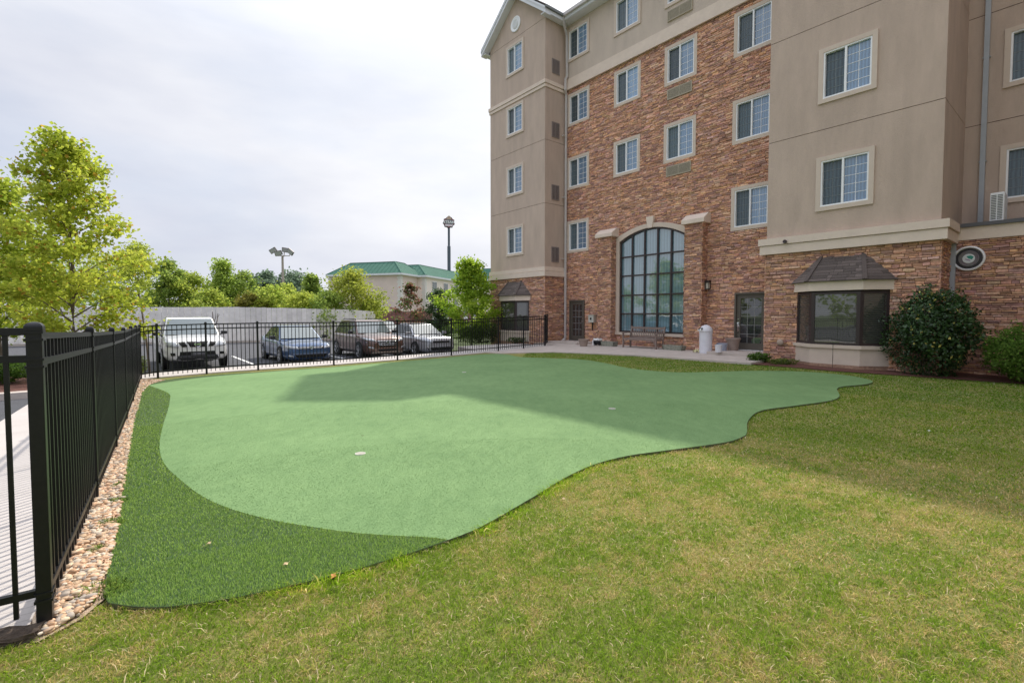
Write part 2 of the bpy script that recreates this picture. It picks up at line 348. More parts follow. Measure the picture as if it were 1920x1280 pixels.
def walk_nodes(n, l, p):
    p.inputs['Roughness'].default_value = .9
    tc = n.new('ShaderNodeTexCoord'); rot = n.new('ShaderNodeMapping'); rot.inputs['Rotation'].default_value = (0,0,R(-36.7)); l.new(tc.outputs['Object'], rot.inputs[0])
    sx = n.new('ShaderNodeSeparateXYZ'); l.new(rot.outputs[0], sx.inputs[0])
    def band(period, width):
        a = n.new('ShaderNodeMath'); a.operation = 'DIVIDE'; l.new(sx.outputs[1], a.inputs[0]); a.inputs[1].default_value = period
        b = n.new('ShaderNodeMath'); b.operation = 'FRACT'; l.new(a.outputs[0], b.inputs[0])
        c = n.new('ShaderNodeMath'); c.operation = 'LESS_THAN'; l.new(b.outputs[0], c.inputs[0]); c.inputs[1].default_value = width; return c.outputs[0]
    ns = n.new('ShaderNodeTexNoise'); ns.inputs['Scale'].default_value = 3; ns.inputs['Detail'].default_value = 7; l.new(tc.outputs['Object'], ns.inputs[0])
    q = n.new('ShaderNodeMix'); q.data_type = 'RGBA'; q.inputs[6].default_value = (.42,.385,.36,1); q.inputs[7].default_value = (.54,.50,.475,1); l.new(ns.outputs[0], q.inputs[0])
    g1 = n.new('ShaderNodeMath'); g1.operation = 'MAXIMUM'; l.new(band(.075, .1), g1.inputs[0]); l.new(band(1.2, .012), g1.inputs[1])
    q2 = n.new('ShaderNodeMix'); q2.data_type = 'RGBA'; q2.inputs[7].default_value = (.36,.33,.305,1); l.new(q.outputs[2], q2.inputs[6]); l.new(g1.outputs[0], q2.inputs[0])
    l.new(q2.outputs[2], p.inputs['Base Color'])
    bp = n.new('ShaderNodeBump'); bp.inputs['Strength'].default_value = .6; bp.inputs['Distance'].default_value = .01; bp.invert = True; l.new(g1.outputs[0], bp.inputs['Height']); l.new(bp.outputs[0], p.inputs['Normal'])
M_walk = nmat('scored_concrete', walk_nodes)

FD = np.array([-7.73, 10.6]); FD = FD/np.linalg.norm(FD); FN = np.array([-FD[1], FD[0]])   # side fence direction, outward normal
F0 = np.array([-2.3, 2.31]); F1 = np.array([-10.03, 12.91])
FAR0 = np.array(W2(-16.5, .4)); FAR1 = np.array(W2(-16.5, 15.25))

# the wide ground beyond everything
g = MB(); g.add([(-900,-300,-.62),(900,-300,-.62),(900,1500,-.62),(-900,1500,-.62)], [(0,1,2,3)])
tag(g.build('ground', M_far, recalc=False), kind='structure')
# parking lot: at lot level near the cars, rising to the pavement on the left
def lotz(x, y):
    x = np.asarray(x); y = np.asarray(y); z = Gv(x, y)-.05
    a = CT*x+ST*y                                  # a < -18.2 is the lot behind the far fence
    t = np.clip((-17.6-a)/1.2, 0, 1); d = (x-F0[0])*FN[0]+(y-F0[1])*FN[1]
    t2 = np.clip((d-6)/6, 0, 1); t = np.maximum(t, t2); zz = z*(1-t)+LOT*t
    return np.where((np.abs(x) > 45)|(y > 60), LOT, zz)
side_in = F0 + FN*1.62
def P2(p): return (float(p[0]), float(p[1]))
lotpoly = [P2(F0+FN*1.66-FD*9), P2(F1+FN*1.66-FD*.2), P2(F1+FN*.7+FD*1.5), W2(-18.05, .6), W2(-18.05, 12.6), W2(-20.4, 13.2), W2(-24, 13.4), W2(-40, 14), W2(-47,10), W2(-47,-20), W2(-20,-45), W2(0,-45), W2(5,-14)]
tag(drape('parking_lot', lotpoly, 0, M_asphalt, 1.6, zfun=lotz), kind='structure')
# lawn
lawnpoly = [P2(F0-FD*7), P2(F0-FD*7+FN*1.7), P2(F0+FD*.05+FN*1.7), P2(F0+FD*.05+FN*.02), P2(F1), P2(FAR0), P2(FAR1), W2(-16.5,18.6), W2(8,18.6), W2(14,6), W2(14,-14), W2(4,-14)]
tag(drape('lawn', lawnpoly, 0, M_lawn, .45), kind='structure')
# pavement outside the side fence, and outside the far fence
pav = [P2(F0+FD*.02+FN*.06), P2(F1+FN*.06), P2(F1+FD*.25), P2(FAR0), W2(-16.47,12.0), W2(-16.47,16.2), W2(-18.1,16.2), W2(-19.3,15.8), W2(-20.2,14.0), W2(-20.2,13.0), W2(-18.0,12.6), W2(-18.0,.9), P2(F1+FN*1.62+FD*.3), P2(F0+FD*.02+FN*1.62)]
tag(drape('pavement', pav, .03, M_walk, .6, skirt=.2, skirtmat=M_concrete), kind='structure')
# courtyard path and terrace along the facade
ter = [W2(-16.47,12.0), W2(-15.6,12.15), W2(-15.0,12.9), W2(-14.2,13.85), W2(-12.8,14.3), W2(-10.8,14.85), W2(-8.7,15.05), W2(-6.85,15.2), W2(-6.85,16.2), W2(-7.22,17.02), W2(-7.22,18.5), W2(-18.1,18.5), W2(-18.1,16.2), W2(-16.47,16.2)]
def terz(x, y):
    x = np.asarray(x); y = np.asarray(y); v = -ST*x+CT*y; t = np.clip((v-14.0)/2.5, 0, 1); return Gv(x, y)*(1-t)+0.0*t
tag(drape('terrace', ter, .035, M_concrete, .5, skirt=.2, zfun=terz), kind='structure')
# mulch bed in front of the right wing
mul = [W2(-6.85,15.3), W2(-5.78,15.45), W2(-4.7,15.5), W2(-3.2,16.05), W2(-2.2,16.4), W2(-.6,17.0), W2(3,17.6), W2(8,17.8), W2(8,18.5), W2(-2.8,18.5), W2(-7.2,17.05)]
tag(drape('mulch_bed', mul, .02, M_mulch, .35), kind='structure')
# stall lines
for i, (a, v, l_) in enumerate([(-20.2,-.55,4.6),(-20.2,3.85,4.6),(-20.2,7.35,4.6),(-20.2,10.05,4.6),(-20.2,-3.3,4.6)]):
    q = MB(); p = [W2(a,v), W2(a,v+.1), W2(a-l_,v+.1), W2(a-l_,v)]
    zz = lotz(np.array([c[0] for c in p]), np.array([c[1] for c in p]))+.006
    q.add([(c[0],c[1],float(z)) for c, z in zip(p, zz)], [(0,1,2,3)]); o = q.build('stall_line', M_paint, recalc=False); tag(o, kind='structure')
# painted line and planted island on the left
IL = [(-11.0,10.25),(-9.8,11.6),(-10.9,13.6),(-12.8,14.4),(-16,12.6),(-20,9.5),(-21,7),(-19,6.2),(-15,7.6)]
drape('planted_island', smoothpoly(IL, 4), .0, M_mulch, .6, skirt=.15, zfun=lambda x, y: lotz(x, y)+.13, skirtmat=M_concrete)['kind'] = 'structure'
kb = dense(smoothpoly(IL, 4), .4); q = MB(); nk = len(kb); cx = sum(p[0] for p in kb)/nk; cy = sum(p[1] for p in kb)/nk
vs = []; fs = []
for i, p in enumerate(kb):
    d = Vector((kb[(i+1)%nk][0]-kb[i-1][0], kb[(i+1)%nk][1]-kb[i-1][1])).normalized(); nrm = Vector((-d.y, d.x))
    if nrm.dot(Vector((p[0]-cx, p[1]-cy))) < 0: nrm = -nrm
    z = float(lotz(np.array([p[0]]), np.array([p[1]]))[0])
    for off, h in ((.17,-.05),(.15,.15),(.0,.165),(-.02,0)): vs.append((p[0]+nrm.x*off, p[1]+nrm.y*off, z+h))
for i in range(nk):
    for k in range(3): fs.append((i*4+k, i*4+k+1, ((i+1)%nk)*4+k+1, ((i+1)%nk)*4+k))
q.add(vs, fs); tag(q.build('kerb', M_concrete), kind='structure')
q = MB(); p = [(-8.75,8.95),(-8.85,8.88),(-15.5,4.6),(-15.4,4.7)]
zz = lotz(np.array([c[0] for c in p]), np.array([c[1] for c in p]))+.01; q.add([(c[0],c[1],float(z)) for c, z in zip(p, zz)], [(0,1,2,3)])
tag(q.build('stall_line', M_paint, recalc=False), kind='structure')

# ------------------------------------------------------------------ putting green
OUT = [(-9.21,12.08),(-9.06,12.88),(-8.22,13.64),(-7.33,14.29),(-6.11,15.23),(-4.74,16.36),(-3.15,17.68),(-1.91,19.0),(-.85,19.6),(-.15,19.12),(.3,18.0),(1.44,17.3),(2.4,16.7),(3.03,15.43),(3.31,14.35),(3.66,13.66),(4.25,13.15),(4.96,13.01),(6.57,13.3),(8.0,13.2),(8.75,12.5),(8.72,11.6),(8.15,10.97),(7.14,10.44),(6.4,9.32),(5.82,8.76),(4.89,8.25),(4.08,7.8),(3.5,7.05),(3.09,6.26),(2.92,6.03),(2.57,5.75),(1.83,5.43),(1.27,5.19),(.85,4.88),(.5,4.46),(.16,3.94),(-.22,3.39),(-.43,3.18),(-.68,2.98),(-1.0,2.76),(-1.3,2.6),(-1.53,2.5),(-1.82,2.43),(-2.08,2.46),(-2.19,2.53),(-2.44,2.84),(-2.77,3.3),(-3.97,4.87),(-5.9,7.42),(-8.11,10.45)]
INN = [(-8.9,11.67),(-7.46,10.35),(-6.76,9.42),(-6.0,8.3),(-5.23,7.13),(-4.37,5.89),(-3.72,5.08),(-2.97,4.34),(-2.45,3.9),(-1.89,3.57),(-1.3,3.35),(-.93,3.26),(-.58,3.22),(-.43,3.18)]
# outline split in two: the pale green and its dark fringe
i43 = OUT.index((-.43,3.18))
TOPIN = [(-8.9,11.67),(-8.54,12.75),(-7.6,13.75),(-6.2,14.95),(-4.74,16.36)]
def cr_open(P, n=5):
    Q = [P[0]]+list(P)+[P[-1]]; o = []
    for i in range(1, len(Q)-2):
        p0, p1, p2, p3 = [np.array(Q[i+k]) for k in (-1,0,1,2)]
        for j in range(n): t = j/n; o.append(tuple(.5*((2*p1)+(-p0+p2)*t+(2*p0-5*p1+4*p2-p3)*t*t+(-p0+3*p1-3*p2+p3)*t**3)))
    return o+[P[-1]]
innc = cr_open(INN, 4)
green_poly = cr_open(TOPIN, 4)[:-1]+cr_open(OUT[5:i43+1], 4)[:-1]+innc[::-1][:-1]
fr1 = innc+cr_open(OUT[i43:], 4)[1:]+[(-8.85,11.3)]
fr2 = cr_open(TOPIN, 4)+cr_open(OUT[:6], 4)[::-1][1:]+[(-9.0,11.75)]
tag(drape('putting_green', green_poly, .030, M_green, .3, skirt=.07, skirtmat=M_soil), kind='structure')
tag(drape('turf_fringe', fr1, .027, M_turf, .3, skirt=.08, skirtmat=M_soil), kind='structure')
tag(drape('turf_fringe', fr2, .027, M_turf, .3, skirt=.08, skirtmat=M_soil), kind='structure')
for (x, y, lab) in [(-1.71,5.35,'white rimmed golf cup set in the sunlit turf nearest the camera'),(1.67,7.95,'small golf cup in the shaded right half of the green'),(-1.34,13.37,'small golf cup in the shaded turf near the parked cars')]:
    z = G(x, y)+.030; t = thing('golf_cup', lab, 'golf cup', (x, y, z), 0, 'cups set in the putting green')
    MB().lathe([(.052,-.002),(.057,-.002),(.058,.008),(.052,.008),(.052,-.002)], n=28, cap=False).build('rim', mat('cup_rim', (.55,.55,.48), .6), t, smooth=True)
    MB().lathe([(.0,.0062),(.052,.0062)], n=28).build('hole', mat('cup_liner', (.50,.46,.38), .7, col2=(.2,.19,.15), vscale=12), t)

# gravel strip between side fence and turf
rng = np.random.default_rng(7); random.seed(7)
def ico(sub=1):
    bm = bmesh.new(); bmesh.ops.create_icosphere(bm, subdivisions=sub, radius=1); v = np.array([x.co[:] for x in bm.verts]); f = np.array([[q.index for q in a.verts] for a in bm.faces]); bm.free(); return v, f
tf = inpoly
side_off = lambda p, d, s: P2(np.array(p)+FN*d+FD*s)
gravpoly = [P2(F0-FD*.12), P2(F1+FD*.1), (-9.15,12.6), (-8.95,11.8), (-8.11,10.45), (-5.9,7.42), (-3.97,4.87), (-2.77,3.3), (-2.44,2.84), (-2.23,2.53), (-2.20,2.38), (-2.24,2.2)]
tag(drape('gravel_bed', [P2(F0+FN*.03-FD*.1), P2(F1+FN*.03+FD*.1), (-9.15,12.6),(-8.9,11.8),(-8.05,10.45),(-5.85,7.42),(-3.92,4.87),(-2.74,3.3),(-2.42,2.84),(-2.2,2.53),(-2.17,2.36),(-2.22,2.18)], .012, mat('gravel_sand', (.40,.30,.21), .95, var=.4, vscale=50, bump=.8, bscale=60), .25), kind='structure')
nt_ = 80000; px_ = rng.uniform(-10.2,-1.9,nt_*6); py_ = rng.uniform(2.0,13.0,nt_*6); k = inpoly(px_, py_, gravpoly); px_ = px_[k]; py_ = py_[k]
dd = np.hypot(px_, py_); keepp = rng.random(len(px_)) < np.clip(5/dd, .25, 1); px_ = px_[keepp][:19000]; py_ = py_[keepp][:19000]
iv, jf = ico(2); n_ = len(px_); sc = (.006+.0165*rng.random(n_)**2.0); A3 = np.stack([sc*rng.uniform(.9,1.6,n_), sc*rng.uniform(.7,1.1,n_), sc*rng.uniform(.45,.8,n_)], 1)
V = iv[None]*A3[:,None,:]; V = V*(1+.16*np.sin(iv[None]@rng.standard_normal((3,3))*3+rng.random((n_,1,3))*6)); ang = rng.random(n_)*6.28; c_, s_ = np.cos(ang)[:,None], np.sin(ang)[:,None]
X = V[:,:,0]*c_-V[:,:,1]*s_; Y = V[:,:,0]*s_+V[:,:,1]*c_; Z = V[:,:,2]
V = np.stack([X+px_[:,None], Y+py_[:,None], Z+(Gv(px_,py_)+.018+rng.uniform(0,.022,n_))[:,None]], 2)
pal = np.array([(.62,.46,.33),(.70,.58,.45),(.55,.36,.24),(.66,.60,.54),(.45,.33,.25),(.74,.50,.36),(.42,.38,.36)]); pc = pal[rng.integers(0,7,n_)]*np.array([.92,.86,.74])*rng.uniform(.8,1.15,(n_,1))
F = (jf[None]+(np.arange(n_)*len(iv))[:,None,None]).reshape(-1,3)
tag(npmesh('gravel', V.reshape(-1,3), F, np.repeat(pc, len(iv), 0), M_pebble, smooth=True), 'rounded tan and pink river pebbles along the black fence', 'gravel', kind='stuff')

# ------------------------------------------------------------------ grass
def recentre(o, c):
    o.data.transform(Matrix.Translation((-c[0], -c[1], -c[2]))); o.location = c
def fnoise(x, y, seed, s):
    r = np.random.default_rng(seed); o = np.zeros_like(x)
    for k in range(14):
        f = s*(.5+1.6*r.random())*(1+k*.35); a = r.random()*6.28; o += np.sin(x*f*math.cos(a)+y*f*math.sin(a)+r.random()*6.28)/(1+k*.25)
    return o/3.2
def blades(x, y, z, h, wd, lean, cols, name, mat_, curl=.5):
    n = len(x); ang = rng.random(n)*6.28; ca, sa = np.cos(ang), np.sin(ang); la = rng.random(n)*6.28; lx = np.cos(la)*lean*h; ly = np.sin(la)*lean*h
    hw = wd/2; P = np.zeros((n,5,3))
    P[:,0] = np.stack([x-ca*hw, y-sa*hw, z-.004], 1); P[:,1] = np.stack([x+ca*hw, y+sa*hw, z-.004], 1)
    P[:,2] = np.stack([x+ca*hw*.8+lx*.35, y+sa*hw*.8+ly*.35, z+h*.55], 1); P[:,3] = np.stack([x-ca*hw*.8+lx*.35, y-sa*hw*.8+ly*.35, z+h*.55], 1)
    P[:,4] = np.stack([x+lx, y+ly, z+h*(1-curl*lean*.5)], 1)
    b = (np.arange(n)*5)[:,None]; T = np.concatenate([b+[0,1,2], b+[0,2,3], b+[3,2,4]], 0)
    return npmesh(name, P.reshape(-1,3), T, np.repeat(cols, 5, 0), mat_)
def scatter(poly, holes, rings, bb):
    XX = []; YY = []; RR = []
    for r0, r1, dn in rings:
        n = int(dn*(bb[1]-bb[0])*(bb[3]-bb[2])) if r0 > 4 else int(dn*4*r1*r1)
        b = bb if r0 > 4 else (-r1, r1, -0.5, r1)
        n = int(dn*(b[1]-b[0])*(b[3]-b[2])); x = rng.uniform(b[0],b[1],n); y = rng.uniform(b[2],b[3],n); d = np.hypot(x, y)
        k = (d >= r0)&(d < r1)&(np.abs(x) < y*1.3+1.8)&(y > .3); x = x[k]; y = y[k]; k = inpoly(x, y, poly)
        for hp in holes: k &= ~inpoly(x, y, hp)
        XX.append(x[k]); YY.append(y[k]); RR.append(np.full(k.sum(), r0))
    return np.concatenate(XX), np.concatenate(YY), np.concatenate(RR)
outc = smoothpoly(OUT, 4)
LG = [P2(F0-FD*6), P2(F0-FD*6+FN*1.7), P2(F0-FD*.02+FN*1.7), P2(F0-FD*.02+FN*.1), P2(F0-FD*.12-FN*.0), (-2.26,2.14),(-2.19,2.36),(-2.17,2.5)]+[(-1.7,2.5),(0,8),(0,16)]+[P2(FAR1-np.array([.4,.4])), W2(-16,18.4), W2(8,18.4), W2(14,6), W2(14,-14), W2(4,-14)]
terp = ter; holes = [outc, terp, [(-2.2,2.5),(-3,3.5),(-9.5,12.6),(-10.5,13.5),(-2.5,2.0)], mul]
x, y, rr = scatter(LG, holes, [(0,3.2,15000),(3.2,5,8000),(5,8,3600),(8,13,1500),(13,22,700)], (-4,14,1,22))
pn = fnoise(x, y, 3, 1.1)*.95+fnoise(x, y, 5, 5)*.85+fnoise(x, y, 6, 17)*.75+rng.standard_normal(len(x))*.3+.16*np.clip(x,-2,5)-.30
nc = 9000; cxy = np.stack([rng.uniform(-3,10,nc), rng.uniform(1,12,nc)], 1); cel = {}
for i, (a, b) in enumerate(cxy): cel.setdefault((int(a//.25), int(b//.25)), []).append(i)
cval = rng.choice([1.,-1.], nc, p=[.5,.5])*rng.uniform(.6,1.6,nc); crd = rng.uniform(.018,.05,nc); add = np.zeros(len(x)); ix = np.floor(x/.25).astype(int); iy = np.floor(y/.25).astype(int)
okey = ix*100000+iy; od = np.argsort(okey, kind='stable'); sk = okey[od]; cuts = np.flatnonzero(np.r_[True, sk[1:] != sk[:-1]]); cuts = np.r_[cuts, len(sk)]
for a, b in zip(cuts[:-1], cuts[1:]):
    ii = od[a:b]; kx, ky = int(ix[ii[0]]), int(iy[ii[0]]); cs = [c for dx in (-1,0,1) for dy in (-1,0,1) for c in cel.get((kx+dx, ky+dy), [])]
    if cs:
        cs = np.array(cs); d2 = (x[ii,None]-cxy[None,cs,0])**2+(y[ii,None]-cxy[None,cs,1])**2; add[ii] = (np.exp(-d2/crd[None,cs]**2)*cval[None,cs]).sum(1)
pn = pn+add*1.1
dry = np.clip(pn*.5+.36, 0, 1)
distE = np.full(len(x), 9.)
oc = np.array(outc)
near = np.hypot(x, y) < 11
idx = np.where(near)[0]
for s in range(0, len(idx), 20000):
    ii = idx[s:s+20000]; distE[ii] = np.sqrt(((x[ii,None]-oc[None,:,0])**2+(y[ii,None]-oc[None,:,1])**2).min(1))
lush = np.exp(-(distE/.13)**2)*(fnoise(x, y, 11, 2.5) > -.5)*np.clip(2.2-np.hypot(x-.1,y-3.6), 0, 1); dry = dry*(1-lush)
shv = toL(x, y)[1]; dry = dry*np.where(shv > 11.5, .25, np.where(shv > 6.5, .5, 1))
gcol = np.array([.13,.26,.018]); gcol2 = np.array([.36,.51,.045]); straw = np.array([.80,.63,.28]); straw2 = np.array([.56,.42,.16])
t = rng.random((len(x),1)); gm = gcol*(1-t)+gcol2*t; sm = straw*(1-t)+straw2*t; isdry = (rng.random(len(x)) < dry*.85)[:,None]
cols = np.where(isdry, sm, gm*np.array([1,1,1])+(dry[:,None]*np.array([.11,.06,.005])))*rng.uniform(.60,1.04,(len(x),1)); bigs = rng.random(len(x)) < .035; cols[bigs] = np.array([.80,.66,.40])*rng.uniform(.7,1.1,(bigs.sum(),1)); cols = np.where((shv > 11.5)[:,None], cols*np.array([.62,.80,.75]), np.where((shv > 6.7)[:,None], cols*np.array([.80,.86,.75]), cols)); cols = np.where(lush[:,None] > .4, cols*np.array([1.35,1.35,.9]), cols)  # mid band darkened in colour for the building's shade; far strip deeper green
wd = np.where(rr < 1, .0032, np.where(rr < 4, .0042, np.where(rr < 7, .0062, np.where(rr < 12, .010, .016))))
wd = np.where(bigs, wd*1.5, wd)
h = (.014+.018*rng.random(len(x)))*(1+.7*lush)*np.where(isdry[:,0], .85, 1)*(1+.25*fnoise(x, y, 9, 3)); h = np.where(rng.random(len(x)) < .01, h*1.8, h)
h = np.where(distE < .06, h*1.35+.006, h)
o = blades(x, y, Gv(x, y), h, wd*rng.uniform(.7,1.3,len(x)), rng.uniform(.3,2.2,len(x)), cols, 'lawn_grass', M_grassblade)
tag(o, 'patchy green and straw coloured mown lawn grass', 'grass', kind='stuff'); print('blades', len(x))
x, y, rr = scatter(fr1, [], [(0,3.6,26000),(3.6,5.5,12000),(5.5,9,5000),(9,18,2200)], (-10,1,2,14))
t = rng.random((len(x),1)); cols = (np.array([.085,.20,.025])*(1-t)+np.array([.52,.70,.18])*t)*rng.uniform(.7,1.3,(len(x),1))
wd = np.where(rr < 1, .0024, np.where(rr < 5, .0036, .0065))
o = blades(x, y, Gv(x, y)+.027, .010+.012*rng.random(len(x)), wd, rng.uniform(.1,.7,len(x)), cols, 'turf_fringe_pile', M_turfblade)
tag(o, 'dark green long pile artificial turf around the putting green', 'artificial turf', kind='stuff'); print('turf', len(x))
x, y, rr = scatter(green_poly, [], [(0,4.2,9000),(4.2,6,4500),(6,9,1800)], (-8,5,2,10))
t = rng.random((len(x),1)); cols = (np.array([.15,.26,.10])*(1-t)+np.array([.26,.39,.17])*t)*rng.uniform(.92,1.1,(len(x),1))
o = blades(x, y, Gv(x, y)+.030, .003+.004*rng.random(len(x)), np.where(rr < 4, .0028, .0045), rng.uniform(.6,2.2,len(x)), cols, 'putting_green_pile', M_turfblade)
tag(o, 'short pale green pile of the putting green', 'artificial turf', kind='stuff')
# weeds that grow in the gravel and creep from the turf edge: small leaf tufts
def tufts(name, spots, label, cat, cols_, mat_=M_leaf, n=260, hs=.05, group=None):
    for (x0, y0, r0, lab) in spots:
        k = int(n*max(.4, r0/.12)); rr_ = r0*np.sqrt(rng.random(k)); aa = rng.random(k)*6.28; xx = x0+rr_*np.cos(aa); yy = y0+rr_*np.sin(aa)*.8
        cc_ = np.array(cols_[0])*(1-rng.random((k,1)))+np.array(cols_[1])*rng.random((k,1))
        o = blades(xx, yy, Gv(xx, yy)+.03, hs*(.4+.8*rng.random(k))*(1.2-rr_/r0), np.full(k, .007), rng.uniform(.4,1.6,k), cc_, name, mat_)
        recentre(o, (x0, y0, G(x0, y0)+.02))
        tag(o, lab, cat, group)
tufts('weed', [(-3.66,4.40,.05,'small green weed in the gravel beside the second fence post'),(-3.33,3.98,.09,'low weed clump in the gravel, middle one of the strip'),(-3.0,3.52,.11,'wider leafy weed in the gravel next to the dark turf edge'),(-2.26,2.60,.15,'spreading green weed at the front left corner of the dark turf'),(-2.70,3.08,.06,'tiny weed in the gravel near the fence rail')], '', 'weed', [(.09,.19,.03),(.25,.33,.06)], group='weeds growing in the gravel strip')

# ------------------------------------------------------------------ the hotel (local axes: x = a along the facade, y = v into it)
HO = (-10., 18.5, 0)
hw_ = W2(HO[0], HO[1])
hotel = thing('hotel_building', 'five storey beige stucco and brown ledge stone hotel with white framed windows', 'building', (hw_[0], hw_[1], 0), TH)
HL = (-HO[0], -HO[1], 0)
def hb(mb, name, m, parent=None, **k):
    o = mb.build(name, m, parent or hotel, **k)
    if parent is None: o.location = HL
    return o
def rect_sub(r, h):
    x0, z0, x1, z1 = r; a0, b0, a1, b1 = h
    if a0 >= x1 or a1 <= x0 or b0 >= z1 or b1 <= z0: return [r]
    o = []
    if a0 > x0: o.append((x0, z0, a0, z1))
    if a1 < x1: o.append((a1, z0, x1, z1))
    xa, xb = max(x0, a0), min(x1, a1)
    if b0 > z0: o.append((xa, z0, xb, b0))
    if b1 < z1: o.append((xa, b1, xb, z1))
    return o
PALS = [(0.62, 0.351, 0.223), (0.667, 0.398, 0.259), (0.564, 0.307, 0.205), (0.517, 0.288, 0.215), (0.724, 0.461, 0.313), (0.707, 0.405, 0.238), (0.469, 0.27, 0.218), (0.602, 0.342, 0.248), (0.649, 0.371, 0.234), (0.43, 0.254, 0.199), (0.677, 0.439, 0.327)]
def stones(mb, x0, x1, z0, z1, P, n, hs, rs, hk=1.0, kc=1.0):
    """ledge stone courses; P(x, z, d) maps wall coordinates to 3-D"""
    r = random.Random(rs); z = z0
    while z < z1-.01:
        ch = r.choice([.035,.042,.05,.055,.065,.075,.09])*hk; zt = min(z+ch, z1)
        if z1-zt < .03: zt = z1
        x = x0-r.random()*.3
        while x < x1:
            L_ = r.uniform(.08,.34); xe = x+L_; parts = [(max(x,x0), z, min(xe,x1), zt)]
            if ch > .07 and r.random() < .3: m_ = (z+zt)/2; parts = [(parts[0][0], z, parts[0][2], m_), (parts[0][0], m_, parts[0][2], zt)]
            if parts[0][2]-parts[0][0] > .02:
                for q in parts:
                    rs_ = [q]
                    for h in hs: rs_ = [c for w_ in rs_ for c in rect_sub(w_, h)]
                    c0 = r.choice(PALS); k = r.uniform(.70, 1.22)*kc; mb.col = (c0[0]*k, c0[1]*k*r.uniform(.94,1.05), c0[2]*k*r.uniform(.88,1.12)); d = r.uniform(.004,.046)
                    for (a0, b0, a1, b1) in rs_:
                        if a1-a0 < .015 or b1-b0 < .012: continue
                        g_ = .002; j = lambda: r.uniform(-.006,.006)
                        a0_, a1_, b0_, b1_ = a0+g_, a1-g_, b0+g_, b1-g_
                        vs = [P(a0_,b0_,0),P(a1_,b0_,0),P(a1_,b1_,0),P(a0_,b1_,0)]
                        e = min(.008, (b1-b0)*.2)
                        vs += [P(a0_+e*.7+j()*.5,b0_+e+j()*.4,d+j()),P(a1_-e*.7,b0_+e+j()*.4,d+j()),P(a1_-e*.7+j()*.5,b1_-e+j()*.4,d+j()),P(a0_+e*.7,b1_-e,d+j())]
                        mb.add(vs, [(4,5,6,7),(0,1,5,4),(1,2,6,5),(2,3,7,6),(3,0,4,7)])
            x = xe
        z = zt
def Pv(v, s=-1): return lambda x, z, d: (x, v+s*d, z)
def Pa(a, s=1): return lambda x, z, d: (a+s*d, x, z)

WZ = [4.71, 8.0, 11.27, 14.54]; TW, TZ = 1.50, 1.66
MAINCOL = [-17.98, -14.93, -12.2, -9.18]
wins = [(MAINCOL[0], z, 18.5, 1 if i < 3 else 0) for i, z in enumerate(WZ)]+[(MAINCOL[c], z, 18.5, 0) for c in (1, 2, 3) for z in WZ if not (c < 3 and z < 5)]
stone_holes = [(a+.05, z+.05, a+TW-.05, z+TZ-.05) for a, z, _, _ in wins]
DOORS = [(-8.95, -7.75, .13, 2.33), (-17.76, -16.72, .1, 2.22)]
stone_holes += [(d[0]+.02, d[2]-.3, d[1]-.02, d[3]-.02) for d in DOORS]
AW0, AW1, AZ0, AZS, AZT = -14.5, -11.1, .65, 4.9, 5.36
acx = (AW0+AW1)/2
arc = lambda x: AZS+(AZT-AZS)*math.sqrt(max(0, 1-((x-acx)/((AW1-AW0)/2+.25))**2)) if abs(x-acx) <= (AW1-AW0)/2 else AZS
def arcz(x, grow=0): t = min(1, abs(x-acx)/((AW1-AW0)/2+grow)); return AZS+grow+(AZT-AZS)*(1-t*t)
stone_holes += [(AW0, AZ0-.05, AW1, AZS+.02)]+[(AW0+(AW1-AW0)*i/12, AZS, AW0+(AW1-AW0)*(i+1)/12, min(arcz(AW0+(AW1-AW0)*i/12), arcz(AW0+(AW1-AW0)*(i+1)/12))+.06) for i in range(12)]
VENTZ = [(7.41,7.84),(10.67,11.1),(13.92,14.36)]
stone_holes += [(-12.05, a, -10.9, b) for a, b in VENTZ[:2]]
# backing wall of the main facade with real openings
def wall(mb, x0, x1, z0, z1, holes, P, n=0):
    xs = sorted({x0, x1}|{min(max(h[i], x0), x1) for h in holes for i in (0, 2)}); zs = sorted({z0, z1}|{min(max(h[i], z0), z1) for h in holes for i in (1, 3)})
    for i in range(len(xs)-1):
        for j in range(len(zs)-1):
            cx_, cz_ = (xs[i]+xs[i+1])/2, (zs[j]+zs[j+1])/2
            if any(h[0] < cx_ < h[2] and h[1] < cz_ < h[3] for h in holes): continue
            mb.add([P(xs[i],zs[j],0),P(xs[i+1],zs[j],0),P(xs[i+1],zs[j+1],0),P(xs[i],zs[j+1],0)], [(0,1,2,3)])
bk = MB(); wall(bk, -18.2, -7.0, -.4, 13.3, stone_holes, Pv(18.5)); hb(bk, 'wall', M_mortar, recalc=False)
st = MB(); stones(st, -18.15, -7.2, -.2, 13.18, Pv(18.5), 0, stone_holes, 1, kc=1.08); hb(st, 'stone_cladding', M_stone)
